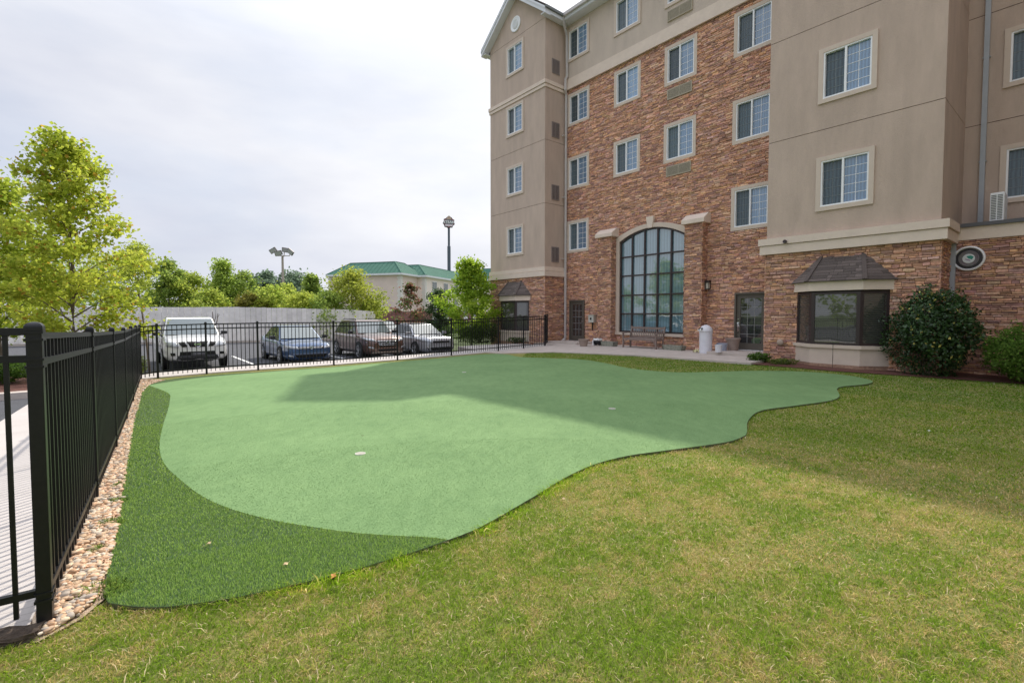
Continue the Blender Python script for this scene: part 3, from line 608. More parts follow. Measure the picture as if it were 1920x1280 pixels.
# stucco top storey of the main facade
h5 = [(a+.05, z+.05, a+TW-.05, z+TZ-.05) for a, z, _, _ in wins if z > 14]
bk = MB(); wall(bk, -18.15, -7.0, 13.2, 16.75, h5, Pv(18.44)); hb(bk, 'wall', M_stucco_l, recalc=False)
def cornice(mb, pts, z0, z1, z2, d1, d2, close=False):
    """two-stepped band along a polyline (outer side to the left of travel = towards -normal)"""
    for (zz0, zz1, d) in ((z0, z1-.022, d1), (z1-.022, z1, min(d1,d2)-.035), (z1, z2, d2)):
        P_ = [Vector((p[0], p[1], 0)) for p in pts]; off = []
        for i in range(len(P_)):
            d0 = (P_[i]-P_[i-1]).normalized() if i > 0 else (P_[1]-P_[0]).normalized(); d1_ = (P_[i+1]-P_[i]).normalized() if i < len(P_)-1 else d0
            n0 = Vector((d0.y, -d0.x, 0)); n1_ = Vector((d1_.y, -d1_.x, 0)); m_ = (n0+n1_); m_ = m_/max(.3, m_.dot(n0)) if m_.length > .1 else n0
            off.append(m_)
        for i in range(len(P_)-1):
            a, b = P_[i], P_[i+1]; ao, bo = a+off[i]*d, b+off[i+1]*d
            mb.add([(a.x,a.y,zz0),(b.x,b.y,zz0),(bo.x,bo.y,zz0),(ao.x,ao.y,zz0),(a.x,a.y,zz1),(b.x,b.y,zz1),(bo.x,bo.y,zz1),(ao.x,ao.y,zz1)], [(0,3,2,1),(4,5,6,7),(3,7,6,2),(0,4,7,3),(1,2,6,5)])
c = MB(); cornice(c, [(-18.15,18.44),(-7.1,18.44)], 13.15, 13.47, 13.70, .09, .055); hb(c, 'cornice', M_trim)

# --- left tower: front v=17, a -22.8..-18.15
TWC = -20.55
tzs = WZ; twin = [(TWC-TW/2, z, 17.0, 1 if i == 0 else 0) for i, z in enumerate(tzs)]
th = [(a+.05, z+.05, a+TW-.05, z+TZ-.05) for a, z, _, _ in twin]
SV = [(4.2,5.0),(7.42,8.2),(10.62,11.4),(13.85,14.58)]
def stucco_box(name, a0, a1, v0, v1, z0, z1, holes, grooves, sideholes=(), side='right', top=None):
    q = MB(); ys = [z0]+[g_ for g_ in grooves if z0 < g_ < z1]+[z1]
    for i in range(len(ys)-1):                    # grooves are real 15 mm reveals between panels
        lo = ys[i]+(.009 if i else 0); hi = ys[i+1]-(.009 if i < len(ys)-2 else 0)
        wall(q, a0, a1, lo, hi, holes, Pv(v0))
        for s_ in ('left', 'right'):
            wall(q, v0, v1, lo, hi, sideholes if s_ == side else [], Pa(a1 if s_ == 'right' else a0))
        for zz in (lo, hi): q.add([(a0,v0,zz),(a1,v0,zz),(a1,v0+.02,zz),(a0,v0+.02,zz)], [(0,1,2,3)]); q.add([(a1,v0,zz),(a1,v1,zz),(a1-.02,v1,zz),(a1-.02,v0,zz)], [(0,1,2,3)])
    hb(q, name, M_stucco, recalc=False)
    q = MB(); wall(q, a0+.02, a1-.02, z0, z1, holes, Pv(v0+.018)); wall(q, v0+.018, v1, z0, z1, list(sideholes), Pa(a1-.018)); hb(q, 'wall', M_mortar, recalc=False)
stucco_box('wall', -22.8, -18.15, 17.0, 24.0, 3.6, 16.75, th, [7.2, 10.4, 16.45], [(17.46, a, 18.0, b) for a, b in SV])
q = MB(); q.add([(-22.8,17.0,16.75),(-18.15,17.0,16.75),(-20.475,17.0,18.5)], [(0,1,2)]); hb(q, 'wall', M_stucco, recalc=False)
st = MB(); bay_h = lambda c: [(c-1.2, -.3, c+1.2, 2.45)]
stones(st, -22.8, -18.11, -.3, 3.55, Pv(17.0), 0, bay_h(TWC), 2); stones(st, 16.97, 18.5, -.3, 3.55, Pa(-18.15), 0, [], 3); hb(st, 'stone_cladding', M_stone)
bk = MB(); bk.box(-22.79, 17.01, -.5, -18.16, 24, 3.6); hb(bk, 'wall', M_mortar)
c = MB(); cornice(c, [(-22.8,24),(-22.8,17.0),(-18.15,17.0),(-18.15,18.44)], 3.46, 3.74, 3.94, .11, .07); hb(c, 'cornice', M_trim); c = MB(); cornice(c, [(-22.8,24),(-22.8,17.0),(-18.15,17.0),(-18.15,18.36)], 13.03, 13.20, 13.38, .05, .085); hb(c, 'cornice', M_trim)
# --- right wing: front v=17, a -7.2..-2.75
RW = -5.02
rwin = [(RW-TW/2+.02, z, 17.0, 2) for z in WZ[:3]]
rh = [(a+.05, z+.05, a+TW-.05, z+TZ-.05) for a, z, _, _ in rwin]
stucco_box('wall', -7.2, -2.75, 17.0, 20.0, 3.9, 17, rh, [7.21, 10.44, 13.7])
st = MB(); stones(st, -7.24, -2.71, -.5, 3.55, Pv(17.0), 0, bay_h(-5.0), 4); stones(st, 16.97, 18.42, -.5, 3.55, Pa(-2.75), 0, [], 5); stones(st, 16.97, 18.5, -.5, 3.55, Pa(-7.2, -1), 0, [], 6); hb(st, 'stone_cladding', M_stone)
bk = MB(); bk.box(-7.19, 17.01, -.6, -2.76, 24, 3.95); hb(bk, 'wall', M_mortar)
c = MB(); cornice(c, [(-7.2,18.4),(-7.2,17.0),(-2.75,17.0),(-2.75,18.35)], 3.50, 3.80, 4.02, .16, .20); hb(c, 'cornice', M_trim)
q = MB(); wall(q, 10.0, 24.0, -.6, 16.9, [], Pa(4.0)); wall(q, 4.0, 12.0, -.6, 16.9, [], Pv(10.0)); hb(q, 'wall', M_stucco, recalc=False)  # out-of-view wing walls, added to keep sky light off the recess
# --- recessed wall to the right and the one storey annex in front of it
xw = [(-1.97, z, 19.9, 3) for z in WZ[:3]]+[(1.6, z, 19.9, 3) for z in WZ[:2]]
xh = [(a+.05, z+.05, a+TW-.05, z+TZ-.05) for a, z, _, _ in xw]
q = MB(); 
for lo, hi in ((3.9,7.112),(7.13,10.27),(10.288,17)): wall(q, -2.78, 9, lo, hi, xh, Pv(19.9))
hb(q, 'wall', M_stucco, recalc=False); q = MB(); wall(q, -2.78, 9, 3.9, 17, xh, Pv(19.918)); hb(q, 'wall', M_mortar, recalc=False)
st = MB(); stones(st, -2.75, 7.5, -.6, 3.58, Pv(18.4), 0, [], 8); hb(st, 'stone_cladding', M_stone)
bk = MB(); bk.box(-2.76, 18.41, -.7, 9, 22, 3.6); hb(bk, 'wall', M_mortar)
c = MB(); c.box(-2.75, 18.33, 3.58, 9, 18.6, 3.93); hb(c, 'fascia', M_trim)
c = MB(); c.box(-2.74, 18.26, 3.932, 9, 19.9, 4.03); hb(c, 'roof_edge', mat('roof_cap', (.10,.10,.105), .5))
# building core so that no light leaks through, and roofs
q = MB(); q.box(-17.9, 18.9, -.5, -2.9, 34, 16.7); q.box(-22.7, 17.5, 3.7, -18.4, 34, 16.6); q.box(-2.9, 20.2, 3.9, 9, 34, 16.9); hb(q, 'inner_wall', mat('dark_interior', (.03,.03,.03), .9))
def roofplane(mb, pts, t=.06): mb.prism(pts, (0,0,t))
q = MB(); roofplane(q, [(-18.0,17.93,16.74),(9,17.93,16.74),(9,27,20.9),(-18,27,20.9)]); roofplane(q, [(9,27,20.9),(-18,27,20.9),(-18,36,16.74),(9,36,16.74)]); 
for s_ in (-1, 1): roofplane(q, [(-20.475,16.62,18.86),(-20.475,27,18.86),(-20.475+s_*2.72,27,16.72),(-20.475+s_*2.72,16.62,16.72)])
hb(q, 'roof', M_shingle)
# eaves: soffits, fascias, tower rake boards
e = MB(); e.box(-17.79, 17.97, 16.44, 9, 18.46, 16.5); hb(e, 'soffit', M_fascia)
e = MB(); e.box(-17.79, 17.93, 16.46, 9, 17.97, 16.74); hb(e, 'fascia', M_fascia)
e = MB(); e.box(-17.72, 17.80, 16.60, 9, 17.93, 16.75); hb(e, 'gutter', M_spout)
e = MB()
for s_ in (-1, 1):
    top = (-20.475, 18.80); bot = (-20.475+s_*2.70, 16.66)
    for (y0, y1, w0, w1) in ((16.62,16.68,.30,0),(16.68,17.0,.30,.24)):
        e.prism([(top[0],y0,top[1]-w1),(bot[0],y0,bot[1]-w1),(bot[0],y0,bot[1]-w0),(top[0],y0,top[1]-w0)], (0,y1-y0,0))
    e.prism([(top[0],16.58,top[1]+.02),(bot[0],16.58,bot[1]+.02),(bot[0],16.58,bot[1]-.10),(top[0],16.58,top[1]-.10)], (0,.04,0))
hb(e, 'rake_board', M_fascia)
e = MB(); e.box(-18.13, 16.66, 16.42, -17.77, 18.44, 16.46); e.box(-17.81, 16.66, 16.46, -17.77, 17.93, 16.70); e.box(-23.17, 16.66, 16.42, -22.82, 27, 16.46); e.box(-23.17, 16.66, 16.46, -23.13, 27, 16.70); hb(e, 'soffit', M_fascia)
e = MB(); e.box(-17.77, 16.62, 16.60, -17.67, 17.93, 16.72); hb(e, 'gutter', mat('gutter_green_grey', (.16,.17,.16), .5))
# round gable vent
gv = MB(); gv.M = Matrix.Translation((-20.475, 17.0, 17.15)); gv.lathe([(0,-.05),(.23,-.05),(.24,-.02),(.36,-.06),(.40,-.05),(.40,0)], n=36, axis='y'); o = hb(gv, 'gable_vent', M_white, smooth=False)
q = MB(); q.M = gv.M
for i in range(-4, 5): w_ = math.sqrt(.22**2-(i*.048)**2); q.box(-w_, -.075, i*.048-.012, w_, -.052, i*.048+.006); q.box(i*.048-.006, -.08, -w_, i*.048+.006, -.052, w_)
hb(q, 'gable_vent_lattice', M_white); q = MB(); q.M = gv.M; q.lathe([(0,-.012),(.24,-.012)], n=30, axis='y'); hb(q, 'gable_vent_backing', mat('vent_back', (.30,.26,.23), .8))

# windows: one prototype of each kind, then copies with their sub-parts
def window_parts(kind):
    """origin: lower left of the surround, y=0 the wall face"""
    t = MB(); w_ = .13
    for (x0, z0, x1, z1) in ((0,0,TW,w_),(0,TZ-w_,TW,TZ),(0,w_,w_,TZ-w_),(TW-w_,w_,TW,TZ-w_)): t.box(x0,-.05,z0,x1,.06,z1)
    fr = MB(); b = .045; X0, X1, Z0, Z1 = w_, TW-w_, w_, TZ-w_; mid = X0+(X1-X0)*.47
    for (x0, z0, x1, z1) in ((X0,Z0,X1,Z0+b),(X0,Z1-b,X1,Z1),(X0,Z0+b,X0+b,Z1-b),(X1-b,Z0+b,X1,Z1-b),(mid-.025,Z0+b,mid+.03,Z1-b)): fr.box(x0,-.03,z0,x1,.09,z1)
    fr.box(X0-.01,-.045,Z0-.012,X1+.01,-.0,Z0+.014)
    ps = MB(); ps.box(X0+b-.003,.075,Z0+b-.003,mid-.022,.085,Z1-b+.003)
    pc = MB(); pc.box(mid+.027,.045,Z0+b-.003,X1-b+.003,.055,Z1-b+.003)
    mu = MB()
    def grid(x0, x1, y, n, m_, wd):
        for i in range(1, n): x = x0+(x1-x0)*i/n; mu.box(x-wd, y-.006, Z0+b, x+wd, y, Z1-b)
        for j in range(1, m_): z = Z0+b+(Z1-Z0-2*b)*j/m_; mu.box(x0, y-.007, z-wd, x1, y-.001, z+wd)
    grid(mid+.03, X1-b, .044, 2, 5, .0065); g2 = MB(); mu2 = mu; mu = MB(); grid(X0+b, mid-.025, .0745, 2, 5, .004); 
    return t, fr, ps, pc, mu2, mu
def add_window(a, z, v, kind, proto=[None]):
    if proto[0] is None:
        t, fr, ps, pc, m1, m2 = window_parts(0)
        f = t.build('window', M_wtrim, hotel); subs = [fr.build('frame', M_white, f), ps.build('screened_pane', G_screen, f), pc.build('pane', G_curtain, f), m1.build('muntins', M_white, f), m2.build('muntins', mat('grey_muntin', (.25,.27,.27), .6), f)]
        proto[0] = (f, subs)
    else:
        f0, s0 = proto[0]; f = f0.copy(); COL.objects.link(f); f.parent = hotel
        for s_ in s0: c_ = s_.copy(); COL.objects.link(c_); c_.parent = f
    f.location = (a+HL[0], v+HL[1], z)
for a, z, v, k in wins:
    add_window(a, z, v if z < 14 else 18.44, k)
for L_ in (twin, rwin, xw):
    for a, z, v, k in L_: add_window(a, z, v, k)
# louvred vents below the third column, and on the tower side
def vent_mesh(wd, ht, n):
    f = MB(); b = .03
    for (x0, z0, x1, z1) in ((0,0,wd,b),(0,ht-b,wd,ht),(0,b,b,ht-b),(wd-b,b,wd,ht-b)): f.box(x0,-.035,z0,x1,.04,z1)
    f.box(wd*.5-.012, -.03, b, wd*.5+.012, .03, ht-b)
    s_ = MB()
    for i in range(n): z = b+(ht-2*b)*(i+.5)/n; pt = (ht-2*b)/n; s_.prism([(b,-.034,z-pt*.30),(b,-.034,z+pt*.28),(b,.03,z+pt*.55),(b,.03,z+pt*.1)], (wd-2*b,0,0))
    return f, s_
M_vent = mat('vent_tan', (.44,.38,.28), .6); M_vent2 = mat('vent_brown', (.27,.225,.21), .6); M_dark = mat('dark_void', (.01,.01,.01), .9)
for i, (z0, z1) in enumerate(VENTZ):
    f, s_ = vent_mesh(1.15, z1-z0, 9); v = 18.5 if i < 2 else 18.44
    o = f.build('louvre_vent', M_vent, hotel, loc=(-12.05+HL[0], v+HL[1]-.03, z0)); s_.build('slats', M_vent, o); bk = MB(); bk.box(.02,.041,.02,1.13,.045,z1-z0-.02); bk.build('backing', M_dark, o)
for z0, z1 in SV:
    f, s_ = vent_mesh(.54, z1-z0, 14); o = f.build('louvre_vent', M_vent2, hotel, loc=(-18.15+HL[0], 17.46+HL[1], z0)); o.rotation_euler = (0,0,R(90))
    s_.build('slats', M_vent2, o); bk = MB(); bk.box(.02,.041,.02,.52,.045,z1-z0-.02); bk.build('backing', M_dark, o)

# tall arched window
def archstrip(mb, y0, y1, g0, g1, n=20, za=AZ0, x_ext=0):
    """jambs and arch between growth g0 (inside) and g1 (outside)"""
    ins = [(AW0-g0, za)]+[(AW0-g0+(AW1-AW0+2*g0)*i/n, arcz(AW0-g0+(AW1-AW0+2*g0)*i/n, g0)) for i in range(n+1)]+[(AW1+g0, za)]
    outs = [(AW0-g1, za)]+[(AW0-g1+(AW1-AW0+2*g1)*i/n, arcz(AW0-g1+(AW1-AW0+2*g1)*i/n, g1)) for i in range(n+1)]+[(AW1+g1, za)]
    for i in range(len(ins)-1):
        a, b, c_, d = ins[i], ins[i+1], outs[i+1], outs[i]; mb.prism([(a[0],y0,a[1]),(b[0],y0,b[1]),(c_[0],y0,c_[1]),(d[0],y0,d[1])], (0,y1-y0,0))
aw = MB(); archstrip(aw, 18.40, 18.58, 0, .19); aw.box(AW0-.19, 18.36, AZ0-.12, AW1+.19, 18.60, AZ0); awo = hb(aw, 'arched_window', M_wtrim)
fr = MB(); archstrip(fr, 18.47, 18.60, -.07, .0, za=AZ0+.06); fr.box(AW0, 18.47, AZ0+.002, AW1, 18.60, AZ0+.075)
for i in range(1, 5): x = AW0+(AW1-AW0)*i/5; fr.box(x-.035, 18.475, AZ0+.075, x+.035, 18.595, arcz(x)-.05)
for z in (1.52, 2.38, 3.29, 4.17): fr.box(AW0+.06, 18.482, z-.03, AW1-.06, 18.59, z+.03)
hb(fr, 'frame', M_bronze, awo)
pn_ = MB()
for i in range(5):
    xa, xb = AW0+(AW1-AW0)*i/5, AW0+(AW1-AW0)*(i+1)/5
    for z0, z1 in ((AZ0+.06,1.52),(1.52,2.38),(2.38,3.29),(3.29,4.17),(4.17,None)):
        tz = random.uniform(-.004,.004); ty = random.uniform(-.004,.004)
        if z1: P_ = [(xa,18.55,z0),(xb,18.55+ty,z0),(xb,18.55+ty+tz,z1),(xa,18.55+tz,z1)]
        else: P_ = [(xa,18.55,z0),(xb,18.55+ty,z0)]+[(xb+(xa-xb)*k/5,18.55+ty*(1-k/5),arcz(xb+(xa-xb)*k/5)-.02) for k in range(6)]
        pn_.add(P_, [tuple(range(len(P_)))])
hb(pn_, 'pane', G_hall, awo, recalc=False)
ks = MB(); kz = arcz(acx, .0); ks.prism([(acx-.12,18.36,kz-.02),(acx+.12,18.36,kz-.02),(acx+.20,18.36,kz+.48),(acx-.20,18.36,kz+.48)], (0,.2,0)); hb(ks, 'keystone', M_trim)
# buttress piers beside it
for (a0, a1) in ((-15.50,-14.72),(-10.88,-10.14)):
    st = MB(); stones(st, a0, a1, -.2, 5.16, Pv(18.08), 0, [], int(a0*10)); stones(st, 18.05, 18.5, -.2, 5.16, Pa(a1), 0, [], 77); stones(st, 18.05, 18.5, -.2, 5.16, Pa(a0, -1), 0, [], 78); st.mi = 1; st.col = (1,1,1); st.box(a0+.004, 18.084, -.2, a1-.004, 18.5, 5.2)
    o = hb(st, 'pier', [M_stone, M_mortar])
    cp_ = MB(); x0, x1 = a0-.12, a1+.14
    cp_.prism([(x0,17.94,5.16),(x0,17.94,5.33),(x0,18.30,5.58),(x0,18.5,5.58),(x0,18.5,5.16)], (x1-x0,0,0)); cp_.build('pier_cap', M_trim, o, bevel=.015)
# doors
for i, (a0, a1, z0, z1) in enumerate(DOORS):
    f = MB(); b = .06; f.box(a0,18.40,z0,a0+b,18.66,z1); f.box(a1-b,18.40,z0,a1,18.66,z1); f.box(a0+b,18.40,z1-b,a1-b,18.66,z1); d = hb(f, 'door', M_door)
    L_ = MB(); x0, x1, zt = a0+b, a1-b, z1-b; s_ = .15 if i == 0 else .13
    L_.box(x0,18.47,z0+.02,x0+s_,18.52,zt); L_.box(x1-s_,18.47,z0+.02,x1,18.52,zt); L_.box(x0+s_,18.47,z0+.02,x1-s_,18.52,z0+.28); L_.box(x0+s_,18.47,zt-.16,x1-s_,18.52,zt); hb(L_, 'door_leaf', M_door, d)
    p_ = MB(); p_.box(x0+s_,18.49,z0+.28,x1-s_,18.50,zt-.16); hb(p_, 'pane', G_door, d)
    m_ = MB()
    for k in (1, 2): x = x0+s_+(x1-x0-2*s_)*k/3; m_.box(x-.006,18.484,z0+.28,x+.006,18.4895,zt-.16)
    for k in range(1, 5): z = z0+.28+(zt-z0-.44)*k/5; m_.box(x0+s_,18.483,z-.006,x1-s_,18.489,z+.006)
    hb(m_, 'muntins', mat('pale_muntin', (.35,.35,.34), .5), d)
    hd = MB(); hx = x0+s_*.5 if i == 0 else x1-s_*.5; hd.M = Matrix.Translation((hx, 18.47, z0+1.02)); hd.lathe([(0,-.075),(.028,-.07),(.03,-.045),(.012,-.035),(.012,-.012),(.032,-.01),(.032,0)], n=16, axis='y')
    hd.M = Matrix.Translation((hx, 18.47, z0+1.18)); hd.lathe([(0,-.02),(.026,-.02),(.028,0)], n=16, axis='y'); hd.M = None
    if i == 0: hd.box(hx-.035, 18.455, z0+.86, hx+.035, 18.469, z0+1.10); hd.box(hx-.03,18.44,z0+.70,hx+.03,18.469,z0+.84)
    hb(hd, 'handle', M_chrome, d)
    th_ = MB(); th_.box(a0, 18.30, z0-.03, a1, 18.6, z0+.02); hb(th_, 'threshold', M_metal if i else M_white, d)
# bay windows
def bay(c0, zb=-.3):
    def ring(o_, i_, z, v=17.0, d=.5): return [(c0-o_, v, z), (c0-i_, v-d, z), (c0+i_, v-d, z), (c0+o_, v, z)]
    def solid(mb, lo, hi): n = 4; mb.add(lo+hi, [(0,1,2,3),(7,6,5,4),(0,4,5,1),(1,5,6,2),(2,6,7,3)])
    b = MB(); b.mi = 1; solid(b, ring(1.22,.63,zb), ring(1.22,.63,.02)); b.mi = 0; solid(b, ring(1.25,.65,.02), ring(1.25,.65,.5)); solid(b, ring(1.33,.70,.50,17,.55), ring(1.33,.70,.60,17,.55)); B = hb(b, 'bay_window', [M_wtrim, M_brickskirt])
    f = MB(); solid(f, ring(1.25,.65,2.18), ring(1.25,.65,2.22)); 
    f2 = MB(); solid(f2, ring(1.33,.70,2.22,17,.55), ring(1.33,.70,2.50,17,.55)); hb(f2, 'fascia', M_trim, B)
    R_ = ring(1.22,.63,.6); R2_ = ring(1.22,.63,2.18); fr = MB(); pn = MB()
    for k in range(3):
        p, q_ = Vector(R_[k]), Vector(R_[k+1]); d = (q_-p).normalized(); nrm = Vector((d.y,-d.x,0)); Lq = (q_-p).length; H0, H1 = .6, 2.18
        ws = .09
        def pp(s, z, o_): v = p+d*s+nrm*o_; return (v.x, v.y, z)
        for (s0, s1, z0, z1) in ((0,ws,H0,H1),(Lq-ws,Lq,H0,H1),(ws,Lq-ws,H0,H0+.07),(ws,Lq-ws,H1-.07,H1)):
            fr.add([pp(s0,z0,0),pp(s1,z0,0),pp(s1,z0,-.08),pp(s0,z0,-.08),pp(s0,z1,0),pp(s1,z1,0),pp(s1,z1,-.08),pp(s0,z1,-.08)], [(0,1,2,3),(7,6,5,4),(0,4,5,1),(1,5,6,2),(2,6,7,3),(3,7,4,0)])
        pn.add([pp(ws,H0+.07,-.03),pp(Lq-ws,H0+.07,-.03),pp(Lq-ws,H1-.07,-.03),pp(ws,H1-.07,-.03)], [(0,1,2,3)])
        if k != 1:
            for s0 in (ws+.05,): fr.add([pp(Lq-ws-.06,H0+.07,-.01),pp(Lq-ws-.04,H0+.07,-.01),pp(Lq-ws-.04,H1-.07,-.01),pp(Lq-ws-.06,H1-.07,-.01)], [(0,1,2,3)])
    hb(fr, 'frame', M_bronze, B); hb(pn, 'pane', G_blind, B, recalc=False)
    # hipped shingle roof in overlapping courses
    rf = MB(); lo = ring(1.42,.76,2.50,17,.64); hi = ring(.62,.55,3.28,17,.02); nC = 9; rr2 = random.Random(5)
    for j in range(nC):
        t0, t1 = j/nC, (j+1)/nC; lift = .014
        for k in range(3):
            A0 = Vector(lo[k]).lerp(Vector(hi[k]), t0); B0 = Vector(lo[k+1]).lerp(Vector(hi[k+1]), t0); A1 = Vector(lo[k]).lerp(Vector(hi[k]), t1); B1 = Vector(lo[k+1]).lerp(Vector(hi[k+1]), t1)
            m_ = max(1, int((B0-A0).length/.28)); cuts = [0]+sorted((i+rr2.uniform(.1,.9))/m_ for i in range(1, m_))+[1]
            for i in range(len(cuts)-1):
                u0, u1 = cuts[i]+.004, cuts[i+1]-.004; k_ = rr2.uniform(.7,1.3); rf.col = (.14*k_,.112*k_,.10*k_)
                a, b_, c_, d_ = A0.lerp(B0,u0), A0.lerp(B0,u1), A1.lerp(B1,u1), A1.lerp(B1,u0); up = Vector((0,-.3,.9))*lift
                rf.add([a+up,b_+up,c_+up*.2,d_+up*.2,a,b_], [(0,1,2,3),(0,4,5,1)])
    for k in (1, 2): rf.col = (.12,.095,.085); rf.bar(Vector(lo[k])+Vector((0,-.01,.02)), Vector(hi[k])+Vector((0,0,.03)), .11, .025)
    rf.col = (.06,.05,.045); rf.add([Vector(p)-Vector((0,0,.004)) for p in lo]+[Vector(p)-Vector((0,0,.02)) for p in hi], [(3,2,1,0),(0,1,5,4),(1,2,6,5),(2,3,7,6)])
    hb(rf, 'roof', M_shingles, B, recalc=False)
M_shingles = mat('bay_shingles', rough=.95, attr=True, var=.25, vscale=60, bump=.6, bscale=120)
M_brickskirt = mat('base_stone', (.36,.22,.15), .9, var=.35, vscale=12, bump=.8, bscale=16)
bay(-5.0, -.6); bay(TWC, -.3)
# downspouts
def spout(pts, r=.045, strap=(), m=None):
    q = MB()
    for a, b in zip(pts[:-1], pts[1:]): q.bar(a, b, r*2.1, r*1.7, up=(0,1,0))
    for z in strap: q.box(pts[-1][0]-r*1.5, pts[-1][1]-.03, z, pts[-1][0]+r*1.5, pts[-1][1]+.08, z+.03)
    return hb(q, 'downspout', m or M_spout)
spout([(-17.72,17.86,16.6),(-17.80,17.95,16.3),(-17.92,18.30,15.9),(-17.92,18.34,13.85),(-17.92,18.22,13.7),(-17.92,18.22,13.1),(-18.0,18.36,12.95),(-18.0,18.36,.2),(-18.05,18.2,.08)], strap=(1.5,4.4,7.6,10.8))
M_spg = mat('downspout_grey', (.40,.43,.46), .4, var=.08, vscale=4)
spout([(-2.33,19.83,16.5),(-2.33,19.83,4.1)], .055, (6,9,12), M_spg); spout([(-2.68,18.30,3.92),(-2.68,18.30,.1)], .055, (1.5,), M_spg)
# stone rubble left at the wall foot, steps at the doors
q = MB(); q.box(-9.15, 16.75, -.1, -7.22, 18.46, .14); hb(q, 'doorstep', M_concrete, bevel=.01)
q = MB(); q.box(-17.95, 17.0, -.1, -15.9, 18.46, .12); hb(q, 'doorstep', M_concrete, bevel=.01)

# things fixed to or standing by the wall
def at(a, v, z=None): x, y = W2(a, v); return (x, y, z if z is not None else 0)
def tth(name, label, cat, a, v, z, rz=0, group=None): return thing(name, label, cat, at(a, v, z), TH+rz, group)
t = tth('round_wall_sign', 'round white rimmed sign with dark ring and green patch on the stone annex wall', 'sign', -2.36, 18.36, 3.06)
MB().lathe([(.33,0),(.345,-.04),(.33,-.075),(.305,-.085),(.285,-.05),(.285,0)], n=48, axis='y').build('rim', M_white, t, smooth=False)
MB().lathe([(0,-.032),(.286,-.03)], n=48, axis='y').build('dark_ring', mat('sign_black', (.02,.015,.018), .4), t)
MB().lathe([(.21,-.031),(.215,-.05),(.195,-.055),(.18,-.045),(0,-.043)], n=48, axis='y').build('dial', mat('sign_grey_green', (.19,.21,.19), .5, col2=(.16,.10,.13), vscale=5), t)
MB().lathe([(0,-.052),(.125,-.051),(.13,-.044)], n=40, axis='y').build('label_disc', mat('sign_label', (.72,.76,.76), .5), t)
q = MB(); q.prism([(-.01,-.055,.005),(.07,-.055,-.03),(.105,-.055,.04),(.045,-.055,.085),(-.045,-.055,.065)], (0,.003,0)); q.build('green_patch', mat('sign_green', (.03,.28,.21), .5), t)
q = MB(); q.prism([(-.075,-.055,-.02),(.03,-.055,-.07),(.045,-.055,-.05),(-.06,-.055,.0)], (0,.003,0)); q.build('lettering_line', mat('sign_mauve', (.35,.22,.33), .5), t)
t = tth('air_conditioner', 'white louvred air conditioner unit standing on the annex roof', 'air conditioner', -1.87, 18.95, 4.03)
q = MB(); q.box(-.14,-.35,.03,.14,.35,.80); q.box(-.12,-.33,0,-.08,.33,.03); q.box(.08,-.33,0,.12,.33,.03); q.build('casing', M_white, t, bevel=.015)
q = MB()
for x0 in (-.115, .01):
    for i in range(15): z = .08+i*.045; q.box(x0, -.362, z, x0+.10, -.351, z+.022)
q.build('louvres', mat('louvre_shadow', (.16,.17,.17), .6), t)
q = MB(); 
for i in range(9): q.box(.141, -.28+i*.065, .12, .147, -.25+i*.065, .70)
q.build('side_grille', mat('louvre_light', (.6,.6,.6), .5), t)
t = tth('wall_lamp', 'small dark lantern on the side of the right stone pier', 'lamp', -10.02, 18.36, 2.5)
q = MB(); q.box(-.07,-.07,0,.07,.07,.03); q.box(-.09,-.09,.27,.09,.09,.30); q.prism([(-.09,-.09,.30),(.09,-.09,.30),(.09,.09,.30),(-.09,.09,.30)], (0,0,.05)); q.bar((0,.0,.33),(-.1,.1,.37),.03)
for sx_ in (-.068,.068):
    for sy_ in (-.068,.068): q.box(sx_-.008,sy_-.008,.03,sx_+.008,sy_+.008,.27)
q.build('cage', M_bronze, t); q = MB(); q.box(-.055,-.055,.03,.055,.055,.26); q.build('glass', mat('lamp_glass', (.55,.53,.45), .2), t)
t = tth('electrical_box', 'pale grey electrical meter box on the stone beside the left door', 'electrical box', -16.12, 18.36, 1.08)
q = MB(); q.box(-.17,-.10,0,.17,.12,.36); q.box(-.19,-.12,.34,.19,.12,.38); q.build('box', mat('meter_grey', (.50,.50,.44), .5), t, bevel=.01); q = MB(); q.box(-.05,-.115,.14,.04,-.10,.24); q.box(-.02,.0,-.4,.02,.05,0); q.build('latch', M_dark, t)
t = tth('cleanout_cap', 'round stone coloured pipe cap on the wall left of the right bay window', 'pipe cap', -6.65, 16.96, .58)
q = MB(); q.lathe([(.04,0),(.04,-.06),(.09,-.07),(.11,-.11),(.07,-.15),(0,-.155)], n=20, axis='y'); q.build('cap', mat('cap_tan', (.42,.32,.25), .8), t, smooth=True); q = MB(); q.lathe([(.06,.02),(.06,-.02)], n=16, axis='y'); q.build('pipe', M_trim, t)
t = tth('floodlight', 'small brown floodlight on the cornice of the right wing', 'lamp', -6.53, 16.80, 3.86)
q = MB(); q.lathe([(.02,.04),(.05,.0),(.06,-.08),(.05,-.10),(0,-.09)], n=16, axis='y'); q.build('head', M_bronze, t); q = MB(); q.box(-.02,0,-.01,.02,.06,.02); q.build('bracket', M_bronze, t)
t = tth('garden_stake', 'thin dark stake standing in front of the right bay window', 'stake', -4.95, 16.25, G(*W2(-4.95,16.25)))
MB().tube([(0,0,-.05),(.003,0,.35),(0,0,.72)], .009, 6).build('rod', M_bronze, t); MB().lathe([(.0,.70),(.018,.705),(.018,.735),(0,.74)], n=10).build('knob', M_bronze, t)
